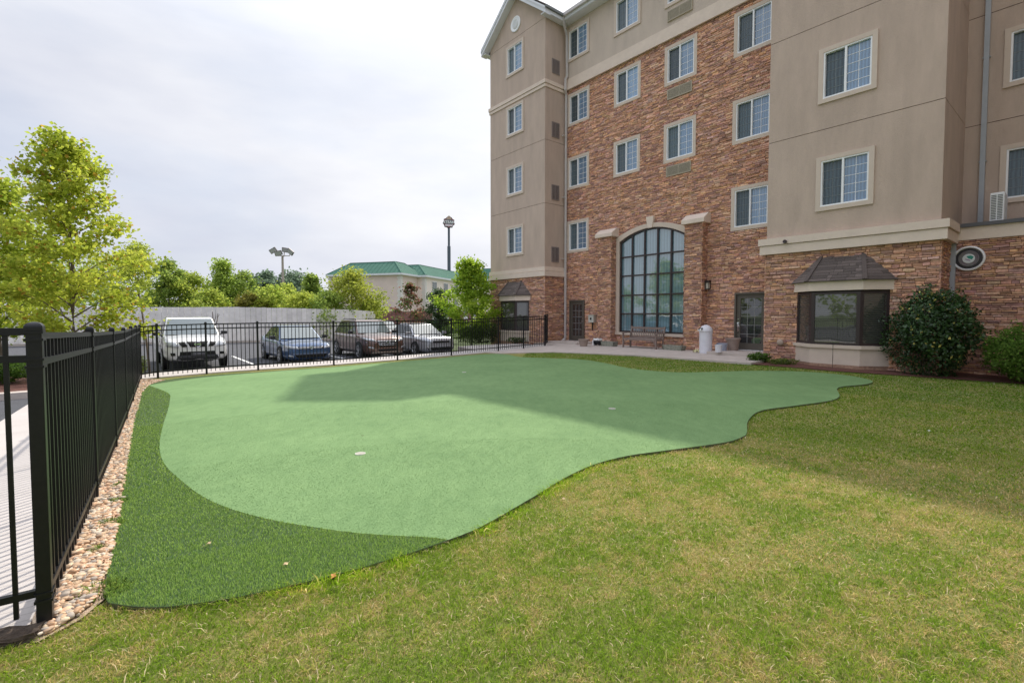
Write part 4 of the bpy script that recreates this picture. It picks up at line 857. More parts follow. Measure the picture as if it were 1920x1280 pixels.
# bench
t = tth('park_bench', 'weathered teak garden bench with slatted back in front of the tall arched window', 'bench', -12.55, 17.35, .035)
q = MB()
for i in range(5): q.box(-.78, -.02+i*.10, .40, .78, .065+i*.10, .425)
q.box(-.80,-.05,.335,.80,-.02,.42); q.build('seat', M_wood, t, bevel=.004)
bk_ = MB(); bx0 = -.80
bk_.bar((-.80,.50,.46),(.80,.50,.46),.035,.06); bk_.bar((-.82,.60,.86),(.82,.60,.86),.035,.09)
for i in range(17): x = -.74+i*.0925; bk_.bar((x,.50,.47),(x,.595,.83),.035,.018,up=(0,1,0))
bk_.build('backrest', M_wood, t, bevel=.004)
for x in (-.84,.84):
    MB().bar((x,-.02,0),(x,-.02,.63),.065).build('leg', M_wood, t, bevel=.004)
    q = MB(); q.bar((x,.50,0),(x,.50,.44),.06); q.bar((x,.50,.43),(x,.62,.93),.06); q.build('leg', M_wood, t, bevel=.004)
    q = MB(); q.box(x-.05,-.09,.63,x+.05,.54,.66); q.build('armrest', M_wood, t, bevel=.006); q = MB(); q.box(x-.02,.01,.34,x+.02,.48,.40); q.box(x-.015,.01,.14,x+.015,.48,.18); q.build('side_rail', M_wood, t)
q = MB()
for s_ in (-1,1): q.tube([(s_*.80,-.03,.20),(s_*.74,-.03,.29),(s_*.62,-.03,.34)], .022, 6)
q.build('brace', M_wood, t)
# litter bin
t = tth('litter_bin', 'tall white round litter bin with domed top beside the right stone pier', 'bin', -9.38, 17.1, .035); t.scale = (.92,.92,.89)
MB().lathe([(.235,0),(.245,.02),(.25,.84),(.262,.86),(.262,.89),(.255,.90)], n=36).build('body', mat('bin_white', (.70,.69,.74), .45, var=.06, vscale=5), t, smooth=False)
MB().lathe([(.262,.90),(.262,.95),(.25,1.02),(.20,1.11),(.13,1.17),(.05,1.20),(0,1.205)], n=36).build('dome_lid', mat('bin_white'), t, smooth=True)
q = MB(); q.M = Matrix.Rotation(R(-25), 4, 'Z'); q.prism([(-.13,-.275,.97),(.10,-.275,.97),(.09,-.26,1.08),(-.10,-.26,1.08)], (0,.08,0)); q.build('opening', M_dark, t)
q = MB(); q.M = Matrix.Rotation(R(-25), 4, 'Z'); q.prism([(-.15,-.295,.955),(.12,-.295,.955),(.12,-.29,.985),(-.15,-.29,.985)], (0,.06,0)); q.box(-.01,-.285,.99,.08,-.276,1.05); q.build('flap', M_white, t)
MB().tube([(0,0,1.2),(0,0,1.29)], .008, 6).build('finial', M_dark, t)
def bucket(lab, a, v, z, r, h, m, gr=None):
    t = tth('bucket', lab, 'bucket', a, v, z, group=gr); MB().lathe([(0,.005),(r*.82,.005),(r*.85,0),(r,h),(r*1.06,h),(r*1.06,h+.03),(r*.95,h+.03),(r*.8,.03),(0,.03)], n=28).build('body', m, t)
    MB().tube([(r*1.05*math.cos(k), -.02, h-.02-r*.9*math.sin(k)) for k in [math.pi*i/10 for i in range(11)]], .005, 5).build('handle', M_metal, t); return t
bucket('white plastic bucket standing right of the tall litter bin', -8.66, 16.68, .14, .12, .24, mat('bucket_white', (.68,.68,.72), .4))
bucket('blue grey plastic tub behind the white bucket by the right door', -8.95, 17.5, .14, .19, .25, mat('tub_blue', (.33,.36,.45), .5))
def pot(lab, a, v, z, r, h): 
    t = tth('plant_pot', lab, 'pot', a, v, z, group='plant pots by the doors'); MB().lathe([(0,0),(r*.72,0),(r*.95,h*.86),(r*1.08,h*.86),(r*1.10,h),(r*.98,h),(r*.93,h*.9)], n=32).build('body', M_terracotta, t, smooth=False); MB().lathe([(0,h*.88),(r*.92,h*.88)], n=24).build('soil', M_soil, t)
pot('large round taupe pot beside the right door', -8.78, 18.0, .14, .25, .46); pot('round taupe plant pot in front of the left door', -14.95, 16.45, .035, .23, .32)
def trough(lab, a, v, l, d, h, rz=0):
    t = tth('stone_trough', lab, 'planter', a, v, .035, rz, group='stone troughs along the wall'); q = MB(); b = .05
    q.prism([(-l*.44,-d*.42,0),(l*.44,-d*.42,0),(l/2,-d/2,h),(-l/2,-d/2,h)], (0,b,0)); q.prism([(-l*.44,d*.42-b,0),(l*.44,d*.42-b,0),(l/2,d/2-b,h),(-l/2,d/2-b,h)], (0,b,0))
    q.prism([(-l*.44,-d*.42,0),(-l*.44,d*.42,0),(-l/2,d/2,h),(-l/2,-d/2,h)], (b,0,0)); q.prism([(l*.44-b,-d*.42,0),(l*.44-b,d*.42,0),(l/2-b,d/2,h),(l/2-b,-d/2,h)], (b,0,0)); q.build('basin', mat('mossy_stone', (.27,.27,.22), .95, var=.4, vscale=14, bump=.7, bscale=25), t); q = MB(); q.box(-l*.43,-d*.4,.02,l*.43,d*.4,h*.82); q.build('soil', M_soil, t)
trough('mossy stone trough right of the garden bench', -11.0, 17.55, .95, .32, .20); trough('pale stone trough left of the garden bench', -14.2, 17.35, .80, .32, .22)
t = tth('hose_reel', 'black and white hose reel box on the terrace right of the left pot', 'hose reel', -14.75, 17.2, .035)
q = MB(); q.M = Matrix.Translation((0,0,.19))@Matrix.Rotation(R(90),4,'Z'); q.lathe([(.04,-.12),(.17,-.12),(.17,-.10),(.10,-.10),(.10,.10),(.17,.10),(.17,.12),(.04,.12)], n=24, axis='y'); q.build('drum', M_darkplastic, t)
q = MB(); q.box(-.16,-.14,.24,.16,.14,.34); q.box(-.20,-.16,0,-.14,.16,.26); q.build('cover', M_white, t, bevel=.02)
t = tth('cleaning_cloth', 'crumpled pale yellow cloth on the terrace at the foot of the right pier', 'cloth', -9.75, 17.15, .035)
cv = []; cf = []
for i in range(9):
    for j in range(9): cv.append(((i-4)*.032, (j-4)*.03, .05+.06*math.sin(i*1.3+j*.7)*math.cos(j*1.1)+.05*math.exp(-((i-4)**2+(j-4)**2)/6)))
for i in range(8):
    for j in range(8): cf.append((i*9+j, i*9+j+1, (i+1)*9+j+1, (i+1)*9+j))
q = MB().add([(p[0],p[1],max(.004,p[2])) for p in cv], cf).build('fabric', mat('cloth_yellow', (.62,.58,.33), .9), t, recalc=False); q.modifiers.new('thick','SOLIDIFY').thickness = .006

# ------------------------------------------------------------------ metal fences
def fence_run(label, pts, zs, thick, capw,  lastpost=True, group='black metal fence runs', firstpost=True):
    """pts: post positions (world xy); zs: ground heights"""
    t = thing('metal_fence', label, 'fence', (pts[0][0], pts[0][1], zs[0]), 0, group); o = Vector((pts[0][0], pts[0][1], zs[0]))
    P_ = [Vector((p[0], p[1], z))-o for p, z in zip(pts, zs)]
    Hh = 1.5
    for i, p in enumerate(P_):
        if (i == 0 and not firstpost) or (i == len(P_)-1 and not lastpost): continue
        w_ = capw if i in (0, len(P_)-1) else thick; d = (P_[min(i+1,len(P_)-1)]-P_[max(i-1,0)]); d.z = 0; ang = math.atan2(d.y, d.x)
        q = MB(); q.M = Matrix.Translation(p)@Matrix.Rotation(ang,4,'Z'); q.box(-w_/2,-w_/2,-.15,w_/2,w_/2,Hh-.035); po = q.build('post', M_black, t, bevel=.004)
        q = MB(); q.M = Matrix.Translation(p)@Matrix.Rotation(ang,4,'Z'); k = w_/2+.005; q.box(-k,-k,Hh-.035,k,k,Hh-.02); n_ = 6
        for j in range(n_): a0 = j/n_*math.pi/2; a1 = (j+1)/n_*math.pi/2; r0, r1 = k*math.cos(a0), k*math.cos(a1); q.add([(-r0,-r0,Hh-.02+.028*math.sin(a0)),(r0,-r0,Hh-.02+.028*math.sin(a0)),(r0,r0,Hh-.02+.028*math.sin(a0)),(-r0,r0,Hh-.02+.028*math.sin(a0)),(-r1,-r1,Hh-.02+.028*math.sin(a1)),(r1,-r1,Hh-.02+.028*math.sin(a1)),(r1,r1,Hh-.02+.028*math.sin(a1)),(-r1,r1,Hh-.02+.028*math.sin(a1))], [(0,1,5,4),(1,2,6,5),(2,3,7,6),(3,0,4,7)]+([(4,5,6,7)] if j == n_-1 else []))
        q.build('cap', M_black, po)
        q = MB(); q.M = Matrix.Translation(p)@Matrix.Rotation(ang,4,'Z')
        for z in (1.44, 1.31, .165): k = w_/2+.006; q.box(-k,-k,z-.024,k,k,z-.012); q.box(-k,-k,z+.012,k,k,z+.024)
        q.build('bracket', M_black, po)
    for i in range(len(P_)-1):
        a, b = P_[i], P_[i+1]; L_ = (b-a).length; n = max(2, round(L_/.112)); q = MB(); ang = math.atan2((b-a).y, (b-a).x)
        for j in range(1, n):
            p = a.lerp(b, j/n); q.M = Matrix.Translation(p)@Matrix.Rotation(ang,4,'Z'); q.box(-.009,-.009,.06,.009,.009,1.435)
        q.M = None; pk = q.build('pickets', M_black, t)
        for z in (1.44, 1.31, .165): q = MB(); q.bar(a+Vector((0,0,z)), b+Vector((0,0,z)), .028, .034); q.build('rail', M_black, pk)
    return t
sp = [F0*(1-i/6)+F1*(i/6) for i in range(7)]
fence_run('black metal picket fence along the gravel strip from the near post to the corner', [P2(p) for p in sp], [G(*p) for p in sp], .044, .057)
fv = [.62, 1.05, 2.2, 3.55, 5.85, 8.2, 10.55, 12.9, 14.3, 15.6]
fv = [(15.47-s) for s in (14.69, 13.54, 12.18, 9.85, 7.5, 5.15, 2.76, 1.32, 0)]
fp = [W2(-16.5, v) for v in fv]
fence_run('black metal picket fence in front of the parked cars', [P2(F1)]+fp, [G(*F1)]+[G(*p)+.02 for p in fp], .05, .055, firstpost=False)
gp = [W2(-16.5, 15.47), W2(-17.2, 16.1), W2(-17.9, 16.9)]
fence_run('short black metal fence panel joining the tower corner, seen edge on', [W2(-16.62,15.60), W2(-17.85,16.9)], [G(*gp[0])+.03, .0], .055, .07)
p0 = F0; p1 = F0-np.array([.7,.72])*1.0*1.9
p1 = F0+np.array([-.80,-.60])*1.9
fence_run('black metal gate panel left of the nearest fence post', [P2(F0+np.array([.01,.007])), P2(p1)], [G(*p0)+.02, G(*p1)+.06], .044, .057, firstpost=False)
t = thing('stone_block', 'dark broken stone edging block beside the nearest fence post', 'rock', (F0[0]-.16, F0[1]-.14, G(*F0)))
bm = bmesh.new(); bmesh.ops.create_cube(bm, size=1); bmesh.ops.subdivide_edges(bm, edges=bm.edges, cuts=5, use_grid_fill=True)
for v_ in bm.verts: v_.co = Vector((v_.co.x*.42, v_.co.y*.10, v_.co.z*.07+.01)) + Vector([random.uniform(-.007,.007) for _ in range(3)])
me = bpy.data.meshes.new('rock'); bm.to_mesh(me); bm.free(); me.materials.append(mat('dark_rock', (.07,.05,.035), .95, var=.5, vscale=20, bump=1, bscale=40)); o = bpy.data.objects.new('block', me); COL.objects.link(o); o.parent = t; t.rotation_euler = (0,0,R(20))

# ------------------------------------------------------------------ cars
def carpaint(name, c, metal=.3): 
    return mat(name, c, .28, metal=metal, coat=1, var=.03, vscale=3)
def car(label, v, afront, P, group='cars parked behind the far fence', z=None, yaw=0, simple=False):
    L_, Wd, Hb, Hr = P['L'], P['W']/2, P['belt'], P['H']; gc = P['clear']; rw = P['rw']; hood = P['hood']; nose = P['nose']
    x, y = W2(afront-L_/2, v); 
    zz = float(lotz(np.array([x]), np.array([y]))[0]) if z is None else z
    t = thing(P['name'], label, P['cat'], (x, y, zz), TH+yaw, group)
    X1, X0 = L_/2, -L_/2; paint = P['paint']; wb0, wb1 = P['axle']     # axle x positions rear, front
    xs = P['stations']                                               # (x, z low, z top, halfwidth factor)
    bm = bmesh.new(); rings = []
    for (x_, zl, zt, wf) in xs:
        w_ = Wd*wf; hgt = zt-zl
        prof = [(0,zl),(w_*.80,zl),(w_*.95,zl+hgt*.10),(w_,zl+hgt*.38),(w_*.985,zl+hgt*.72),(w_*.93,zl+hgt*.93),(w_*.72,zt),(0,zt+.03*wf)]
        ring = [bm.verts.new((x_, yy, zc)) for yy, zc in prof]+[bm.verts.new((x_, -yy, zc)) for yy, zc in prof[1:-1][::-1]]; rings.append(ring)
    n = len(rings[0])
    for a, b in zip(rings[:-1], rings[1:]):
        for i in range(n): bm.faces.new((a[i], a[(i+1)%n], b[(i+1)%n], b[i]))
    for r_ in (rings[0], rings[-1]): bm.faces.new(r_)
    bmesh.ops.recalc_face_normals(bm, faces=bm.faces)
    for _ in range(2): bmesh.ops.subdivide_edges(bm, edges=[e for e in bm.edges if len(e.link_faces) == 2 and all(len(f.verts) == 4 for f in e.link_faces)], cuts=1, use_grid_fill=True, smooth=.9)
    me = bpy.data.meshes.new('body'); bm.to_mesh(me); tree = BVHTree.FromBMesh(bm); bm.free(); me.materials.append(paint); me.polygons.foreach_set('use_smooth', [True]*len(me.polygons))
    body = bpy.data.objects.new('body', me); COL.objects.link(body); body.parent = t
    # cabin: painted shell, panes laid on it
    cb = P['cabin']            # ws base x, roof front x, roof rear x, rear glass base x
    wbz, wr = Wd*P.get('wbelt', .90), Wd*P.get('wroof', .70); zb_ = Hb-.05
    lo = [(cb[0],zb_-P.get('cowl',.0)),(cb[3],zb_+.02)]; A = {}
    def C(x_, z_): f = (z_-zb_)/(Hr-zb_); return wbz+(wr-wbz)*max(0, f)**1.0
    q = MB(); rx0, rx1 = cb[1], cb[2]; side = [(cb[0],zb_),(rx0,Hr-.05),(rx0-.22,Hr-.012),((rx0+rx1)/2,Hr),(rx1+.12,Hr-.02),(rx1,Hr-.06),(cb[3],zb_+P.get('deck',0))]
    vl = [(x_, C(x_, z_), z_) for x_, z_ in side]; vr = [(x_, -C(x_, z_), z_) for x_, z_ in side]; m_ = len(side)
    q.add(vl+vr, [tuple(range(m_))[::-1], tuple(range(m_, 2*m_))]+[(i, i+1, m_+i+1, m_+i) for i in range(m_-1)])
    q.build('cabin', paint, t, bevel=.035, smooth=False)
    def pane(c4, name, m, g, off=.012, par=None, sh=None):
        """c4 corner points (a,b,c,d), inset g, pushed out along the normal"""
        c4 = [Vector(c) for c in c4]; nrm = (c4[1]-c4[0]).cross(c4[3]-c4[0]).normalized(); ctr = sum(c4, Vector())/4
        if nrm.dot(ctr-Vector((0,0,Hb))) < 0: nrm = -nrm
        pts = []
        for i in range(4):
            a, b, d = c4[i], c4[(i+1)%4], c4[i-1]; pts.append(a+(b-a).normalized()*g+(d-a).normalized()*g+nrm*off)
        return MB().prism(pts, nrm*.004).build(name, m, par or t)
    K = lambda x_, z_, s_: (x_, s_*C(x_, z_), z_)
    zt_ = Hr-.07
    pane([K(cb[0]-.02,zb_+.03,1),K(cb[0]-.02,zb_+.03,-1),K(rx0+.01,zt_+.02,-1),K(rx0+.01,zt_+.02,1)], 'windshield', G_car, .05)
    pane([K(cb[3],zb_+P.get('deck',0)+.03,1),K(cb[3],zb_+P.get('deck',0)+.03,-1),K(rx1,zt_,-1),K(rx1,zt_,1)], 'rear_window', G_car, .06)
    zs0, zs1 = Hb+.02, Hr-.10; f = lambda x0, x1, z: x0+(x1-x0)*(z-zb_)/(Hr-zb_)
    for s_ in (1, -1):
        fx0, fx1 = f(cb[0],rx0,zs0)-.10, f(cb[0],rx0,zs1)-.10; bx0_, bx1_ = f(cb[3],rx1,zs0)+.12, f(cb[3],rx1,zs1)+.10; md = (wb0+wb1)/2-.05
        for (a0, a1, b0_, b1_) in ((md+.04, md+.04, fx0, fx1), (bx0_, bx1_, md-.04, md-.04)):
            c4 = [K(b0_,zs0,s_),K(a0,zs0,s_),K(a1,zs1,s_),K(b1_,zs1,s_)]
            c4 = [Vector(c)+Vector((0,s_*.014,0)) for c in c4]; MB().prism(c4, (0,s_*.004,0)).build('side_window', G_cars, t)
        m_ = MB(); mx_ = cb[0]-.22; m_.M = Matrix.Translation((mx_, s_*(Wd+.10), Hb+.06)); m_.prism([(.06,-.10,-.07),(.06,.10,-.05),(.06,.10,.06),(.06,-.10,.07)], (-.14,0,0)); m_.M = None; m_.bar((mx_, s_*(Wd-.08), Hb-.01), (mx_, s_*(Wd+.06), Hb+.02), .04); m_.build('mirror', P.get('mirror', M_darkplastic), t, bevel=.02)
        # handles and door seam
        if not simple:
            hm = MB()
            for hx in (md+.12, md-.80):
                c_ = tree.ray_cast(Vector((hx, s_*3, Hb-.14)), Vector((0,-s_,0)))
                if c_[0]: hm.box(hx-.09, c_[0].y-.008, c_[0].z-.014, hx+.09, c_[0].y+.02 if s_ > 0 else c_[0].y-.02, c_[0].z+.014)
            if hm.v: hm.build('door_handle', paint, t)
            sm = MB()
            for sx_ in (md, md+1.02, md-.98):
                pr = []
                for k in range(9):
                    zc = gc+.14+(Hb-gc-.20)*k/8; c_ = tree.ray_cast(Vector((sx_, s_*3, zc)), Vector((0,-s_,0)))
                    if c_[0] and abs(c_[0].y) > Wd*.5: pr.append(c_[0])
                for a, b in zip(pr[:-1], pr[1:]): sm.bar(a, b, .012)
            if sm.v: sm.build('door_seam', M_dark, t)
        for wx in (wb0, wb1):
            wy = s_*(Wd-.10); 
            q = MB(); q.M = Matrix.Translation((wx, 0, rw)); q.lathe([(0,s_*(Wd-.02)),(rw+.055,s_*(Wd-.02)),(rw+.055,s_*(Wd+.006)),(rw-.03,s_*(Wd+.006))], n=28, axis='y'); q.build('wheel_arch', M_dark, body)
            wh = MB(); wh.M = Matrix.Translation((wx, 0, rw)); wh.lathe([(rw*.62,s_*(Wd-.16)),(rw*.97,s_*(Wd-.17)),(rw,s_*(Wd-.13)),(rw,s_*(Wd-.0)),(rw*.97,s_*(Wd+.022)),(rw*.70,s_*(Wd+.022)),(rw*.66,s_*(Wd+.0)),(rw*.3,s_*(Wd-.06))], n=32, axis='y'); wo = wh.build('wheel', M_rubber, t, smooth=False)
            rm = MB(); rm.M = Matrix.Translation((wx, 0, rw)); rm.lathe([(rw*.69,s_*(Wd+.024)),(rw*.66,s_*(Wd+.026)),(rw*.63,s_*(Wd+.01))], n=28, axis='y', cap=False); rm.lathe([(0,s_*(Wd+.026)),(rw*.15,s_*(Wd+.024)),(rw*.17,s_*(Wd+.0))], n=14, axis='y')
            for k in range(P.get('spokes', 5)*2):
                a = 2*math.pi*(k//2)/P.get('spokes', 5)+(.13 if k%2 else -.13)+.3; rm.bar((rw*.12*math.cos(a), s_*(Wd+.012), rw*.12*math.sin(a)), (rw*.66*math.cos(a*1.0), s_*(Wd+.016), rw*.66*math.sin(a)), .022, .03, up=(0,1,0))
            rm.build('rim', M_alloy, wo)
    # patches shrink-wrapped on the nose
    def patch(name, pts, m, nx=8, nz=4, off=.012, par=None, mirror=False, x_from=6):
        for s_ in ((1, -1) if mirror else (1,)):
            vs = []; ok = True
            for j in range(nz+1):
                for i in range(nx+1):
                    u, v_ = i/nx, j/nz; a = Vector(pts[0]).lerp(Vector(pts[1]), u); b = Vector(pts[3]).lerp(Vector(pts[2]), u); p = a.lerp(b, v_)
                    c_ = tree.ray_cast(Vector((x_from, s_*p[0], p[1])), Vector((-1,0,0)))
                    xx = c_[0].x if c_[0] and c_[0].x > X1-1.2 else X1-.25
                    vs.append((xx+off, s_*p[0], p[1]))
            fs = [(j*(nx+1)+i, j*(nx+1)+i+1, (j+1)*(nx+1)+i+1, (j+1)*(nx+1)+i) for j in range(nz) for i in range(nx)]
            o = MB().add(vs, fs).build(name, m, par or t, smooth=True, recalc=False); o.modifiers.new('thick', 'SOLIDIFY').thickness = .02
            last = o
        return last
    for spec in P['front']: patch(*spec[:3], **(spec[3] if len(spec) > 3 else {}))
    c_ = tree.ray_cast(Vector((6,0,P['emblem'][1])), Vector((-1,0,0))); ex = (c_[0].x if c_[0] else X1)+.035
    if P['emblem'][0]:
        e = MB(); kind, ez, er = P['emblem']; N_ = 20
        ry = er*(1.5 if kind in ('ellipse', 'oval') else 1)
        e.tube([(ex, ry*math.cos(2*math.pi*i/N_), ez+er*math.sin(2*math.pi*i/N_)) for i in range(N_+1)], er*.14, 6)
        if kind == 'bar': e.box(ex-.01, -er*1.25, ez-er*.24, ex+.012, er*1.25, ez+er*.24)
        if kind == 'letters':
            for a, b in (((-.45,.85),(0,.15)),((0,.15),(.45,.85)),((-.85,.45),(-.4,-.8)),((-.4,-.8),(0,0)),((0,0),(.4,-.8)),((.4,-.8),(.85,.45))): e.bar((ex, a[0]*er, ez+a[1]*er), (ex, b[0]*er, ez+b[1]*er), er*.2)
        if kind == 'ellipse': e.bar((ex,-ry*.35,ez-er*.8),(ex,-ry*.12,ez+er*.8),er*.22); e.bar((ex,ry*.12,ez-er*.8),(ex,ry*.35,ez+er*.8),er*.22); e.bar((ex,-ry*.25,ez-er*.1),(ex,ry*.25,ez+er*.1),er*.2)
        e.build('emblem', M_chrome, t)
    return t
def sedan_st(L, W, gc, nose, hood, belt, tail):
    h = L/2
    return [(-h,gc+.22,tail-.12,.62),(-h+.06,gc+.12,tail-.04,.84),(-h+.35,gc+.04,tail,.95),(-h+1.0,gc,belt-.03,1),(-.4,gc,belt-.04,1),(h-1.55,gc,belt-.05,1),(h-1.2,gc,hood+.0,.99),(h-.7,gc,hood-.06,.97),(h-.30,gc,nose+.05,.90),(h-.10,gc+.02,nose-.03,.80),(h,gc+.10,nose-.16,.62)]
M_silverp = carpaint('silver_paint', (.40,.41,.44), .45); M_brownp = carpaint('bronze_paint', (.125,.066,.05), .4); M_bluep = carpaint('blue_paint', (.035,.085,.19), .35); M_whitep = carpaint('white_paint', (.72,.72,.71), 0)
M_navyp = carpaint('navy_paint', (.04,.04,.14), .3); M_rubpl = mat('unpainted_bumper', (.04,.04,.042), .6)
# white pickup
Lw = 5.2; hh = Lw/2
P_white = dict(name='pickup_truck', cat='pickup truck', L=Lw, W=1.86, H=1.80, belt=1.16, clear=.36, rw=.375, hood=1.08, nose=.98, paint=M_whitep, axle=(-1.55,1.65), cabin=(1.05,.35,-.95,-1.25), wroof=.76, wbelt=.93,
    stations=[(-hh,.45,1.05,.9),(-hh+.1,.4,1.10,.98),(-1.2,.36,1.12,1),(0,.36,1.12,1),(1.0,.36,1.14,1),(1.35,.36,1.15,1),(1.9,.36,1.10,.99),(2.3,.36,1.04,.95),(2.50,.38,.96,.88),(2.6,.42,.84,.78)],
    spokes=6, emblem=('bar', .90, .085), front=[
    ('headlight', [(.52,.80),(.86,.84),(.86,1.0),(.60,.98)], M_headlight, dict(mirror=True)),
    ('grille', [(-.22,.81),(.22,.81),(.30,.99),(-.30,.99)], M_dark, dict(off=.02)),
    ('grille', [(.30,.82),(.44,.82),(.54,.96),(.36,.98)], M_dark, dict(mirror=True, off=.02)),
    ('air_intake', [(-.52,.50),(.52,.50),(.50,.66),(-.50,.66)], M_dark, dict(off=.014)),
    ('skid_panel', [(-.62,.38),(.62,.38),(.56,.53),(-.56,.53)], M_darkplastic, dict(off=.016)),
    ('license_plate', [(-.20,.50),(.20,.50),(.20,.62),(-.20,.62)], mat('plate_dark', (.10,.10,.11), .5), dict(off=.03, nx=2, nz=2)),
    ('fog_light', [(.63,.54),(.75,.54),(.76,.63),(.64,.63)], M_dark, dict(mirror=True, off=.016))])
car('white pickup truck facing the fence, leftmost of the parked row', 2.02, -19.25, P_white)
L2 = 4.6
P_blue = dict(name='sedan_car', cat='car', L=L2, W=1.80, H=1.45, belt=.93, clear=.18, rw=.315, hood=.86, nose=.72, paint=M_bluep, axle=(-1.35,1.32), cabin=(.98,.22,-.95,-1.75), deck=.02, wroof=.66,
    stations=sedan_st(L2,1.8,.18,.74,.86,.93,.98), spokes=5, mirror=M_darkplastic, emblem=('letters', .655, .065), front=[
    ('headlight', [(.46,.60),(.84,.63),(.84,.73),(.50,.68)], M_headlight, dict(mirror=True)),
    ('grille', [(-.44,.60),(.44,.60),(.48,.685),(-.48,.685)], M_dark, dict(off=.014)),
    ('grille_bar', [(-.46,.615),(.46,.615),(.46,.628),(-.46,.628)], M_chrome, dict(off=.022, nz=1)),
    ('grille_bar', [(-.46,.655),(.46,.655),(.46,.668),(-.46,.668)], M_chrome, dict(off=.022, nz=1)),
    ('air_intake', [(-.50,.27),(.50,.27),(.60,.39),(-.60,.39)], M_dark, dict(off=.014)),
    ('fog_light', [(.62,.29),(.78,.32),(.78,.38),(.66,.37)], M_headlight, dict(mirror=True, off=.014, nx=3, nz=2))])
car('blue sedan car facing the fence, second from the left in the parked row', 5.62, -18.95, P_blue)
L3 = 4.48; h3 = L3/2
P_suv = dict(name='suv_car', cat='car', L=L3, W=1.85, H=1.66, belt=1.06, clear=.22, rw=.35, hood=1.02, nose=.90, paint=M_brownp, axle=(-1.30,1.36), cabin=(.95,.30,-1.35,-1.95), deck=.0, wroof=.70,
    stations=[(-h3,.45,1.0,.75),(-h3+.08,.36,1.05,.88),(-h3+.5,.26,1.06,.97),(-1.2,.22,1.05,1),(0,.22,1.04,1),(.9,.22,1.04,1),(1.2,.22,1.02,.99),(1.7,.22,.98,.97),(h3-.25,.22,.90,.90),(h3-.08,.24,.80,.80),(h3,.32,.66,.64)],
    spokes=5, emblem=('ellipse', .735, .05), front=[
    ('headlight', [(.50,.76),(.86,.82),(.88,.92),(.56,.84)], M_headlight, dict(mirror=True)),
    ('grille', [(-.36,.55),(.36,.55),(.46,.80),(-.46,.80)], M_dark, dict(off=.016)),
    ('grille_bar', [(-.40,.60),(.40,.60),(.40,.62),(-.40,.62)], M_chrome, dict(off=.026, nz=1)),
    ('grille_bar', [(-.42,.67),(.42,.67),(.42,.69),(-.42,.69)], M_chrome, dict(off=.026, nz=1)),
    ('grille_bar', [(-.44,.765),(.44,.765),(.44,.785),(-.44,.785)], M_chrome, dict(off=.026, nz=1)),
    ('air_intake', [(-.40,.36),(.40,.36),(.44,.44),(-.44,.44)], M_dark, dict(off=.014)),
    ('skid_panel', [(-.70,.25),(.70,.25),(.66,.33),(-.66,.33)], mat('skid_bronze', (.30,.24,.19), .5), dict(off=.016)),
    ('fog_light', [(.60,.46),(.80,.50),(.80,.56),(.64,.53)], M_headlight, dict(mirror=True, off=.014, nx=3, nz=2))])
tt = car('brown bronze crossover car facing the fence, third from the left in the parked row', 8.75, -19.0, P_suv)
for s_ in (-1, 1): MB().tube([(.25,s_*.60,1.60),(.2,s_*.60,1.69),(-1.2,s_*.60,1.69),(-1.3,s_*.60,1.60)], .018, 6).build('roof_rail', M_darkplastic, tt)
L4 = 4.37
P_silver = dict(name='sedan_car', cat='car', L=L4, W=1.74, H=1.46, belt=.95, clear=.18, rw=.305, hood=.92, nose=.78, paint=M_silverp, axle=(-1.28,1.26), cabin=(1.05,.22,-.9,-1.6), deck=.02, wroof=.66,
    stations=sedan_st(L4,1.74,.18,.80,.90,.95,.98), spokes=5, mirror=M_silverp, emblem=('oval', .74, .035), front=[
    ('headlight', [(.44,.62),(.82,.68),(.84,.77),(.52,.70)], M_headlight, dict(mirror=True)),
    ('grille', [(-.42,.60),(.42,.60),(.44,.68),(-.44,.68)], M_dark, dict(off=.016)),
    ('air_intake', [(-.62,.26),(.62,.26),(.70,.40),(-.70,.40)], M_dark, dict(off=.014))])
car('silver sedan car facing the fence, rightmost of the parked row', 11.35, -19.0, P_silver)
P_sil2 = dict(P_silver); P_sil2['paint'] = M_whitep; P_sil2['mirror'] = M_whitep
car('white car parked far behind the silver sedan, only its roof showing', 13.3, -27.5, P_sil2, group='cars farther off', simple=True)
P_navy = dict(P_blue); P_navy['paint'] = M_navyp
car('dark blue car far off beyond the hedges left of the tower', 22.5, -34, P_navy, group='cars farther off', simple=True, yaw=R(70))
car('dark purple blue car at the left edge of the parking lot', -15.2, -17.2, P_navy, group='cars farther off', simple=True, yaw=R(-70))

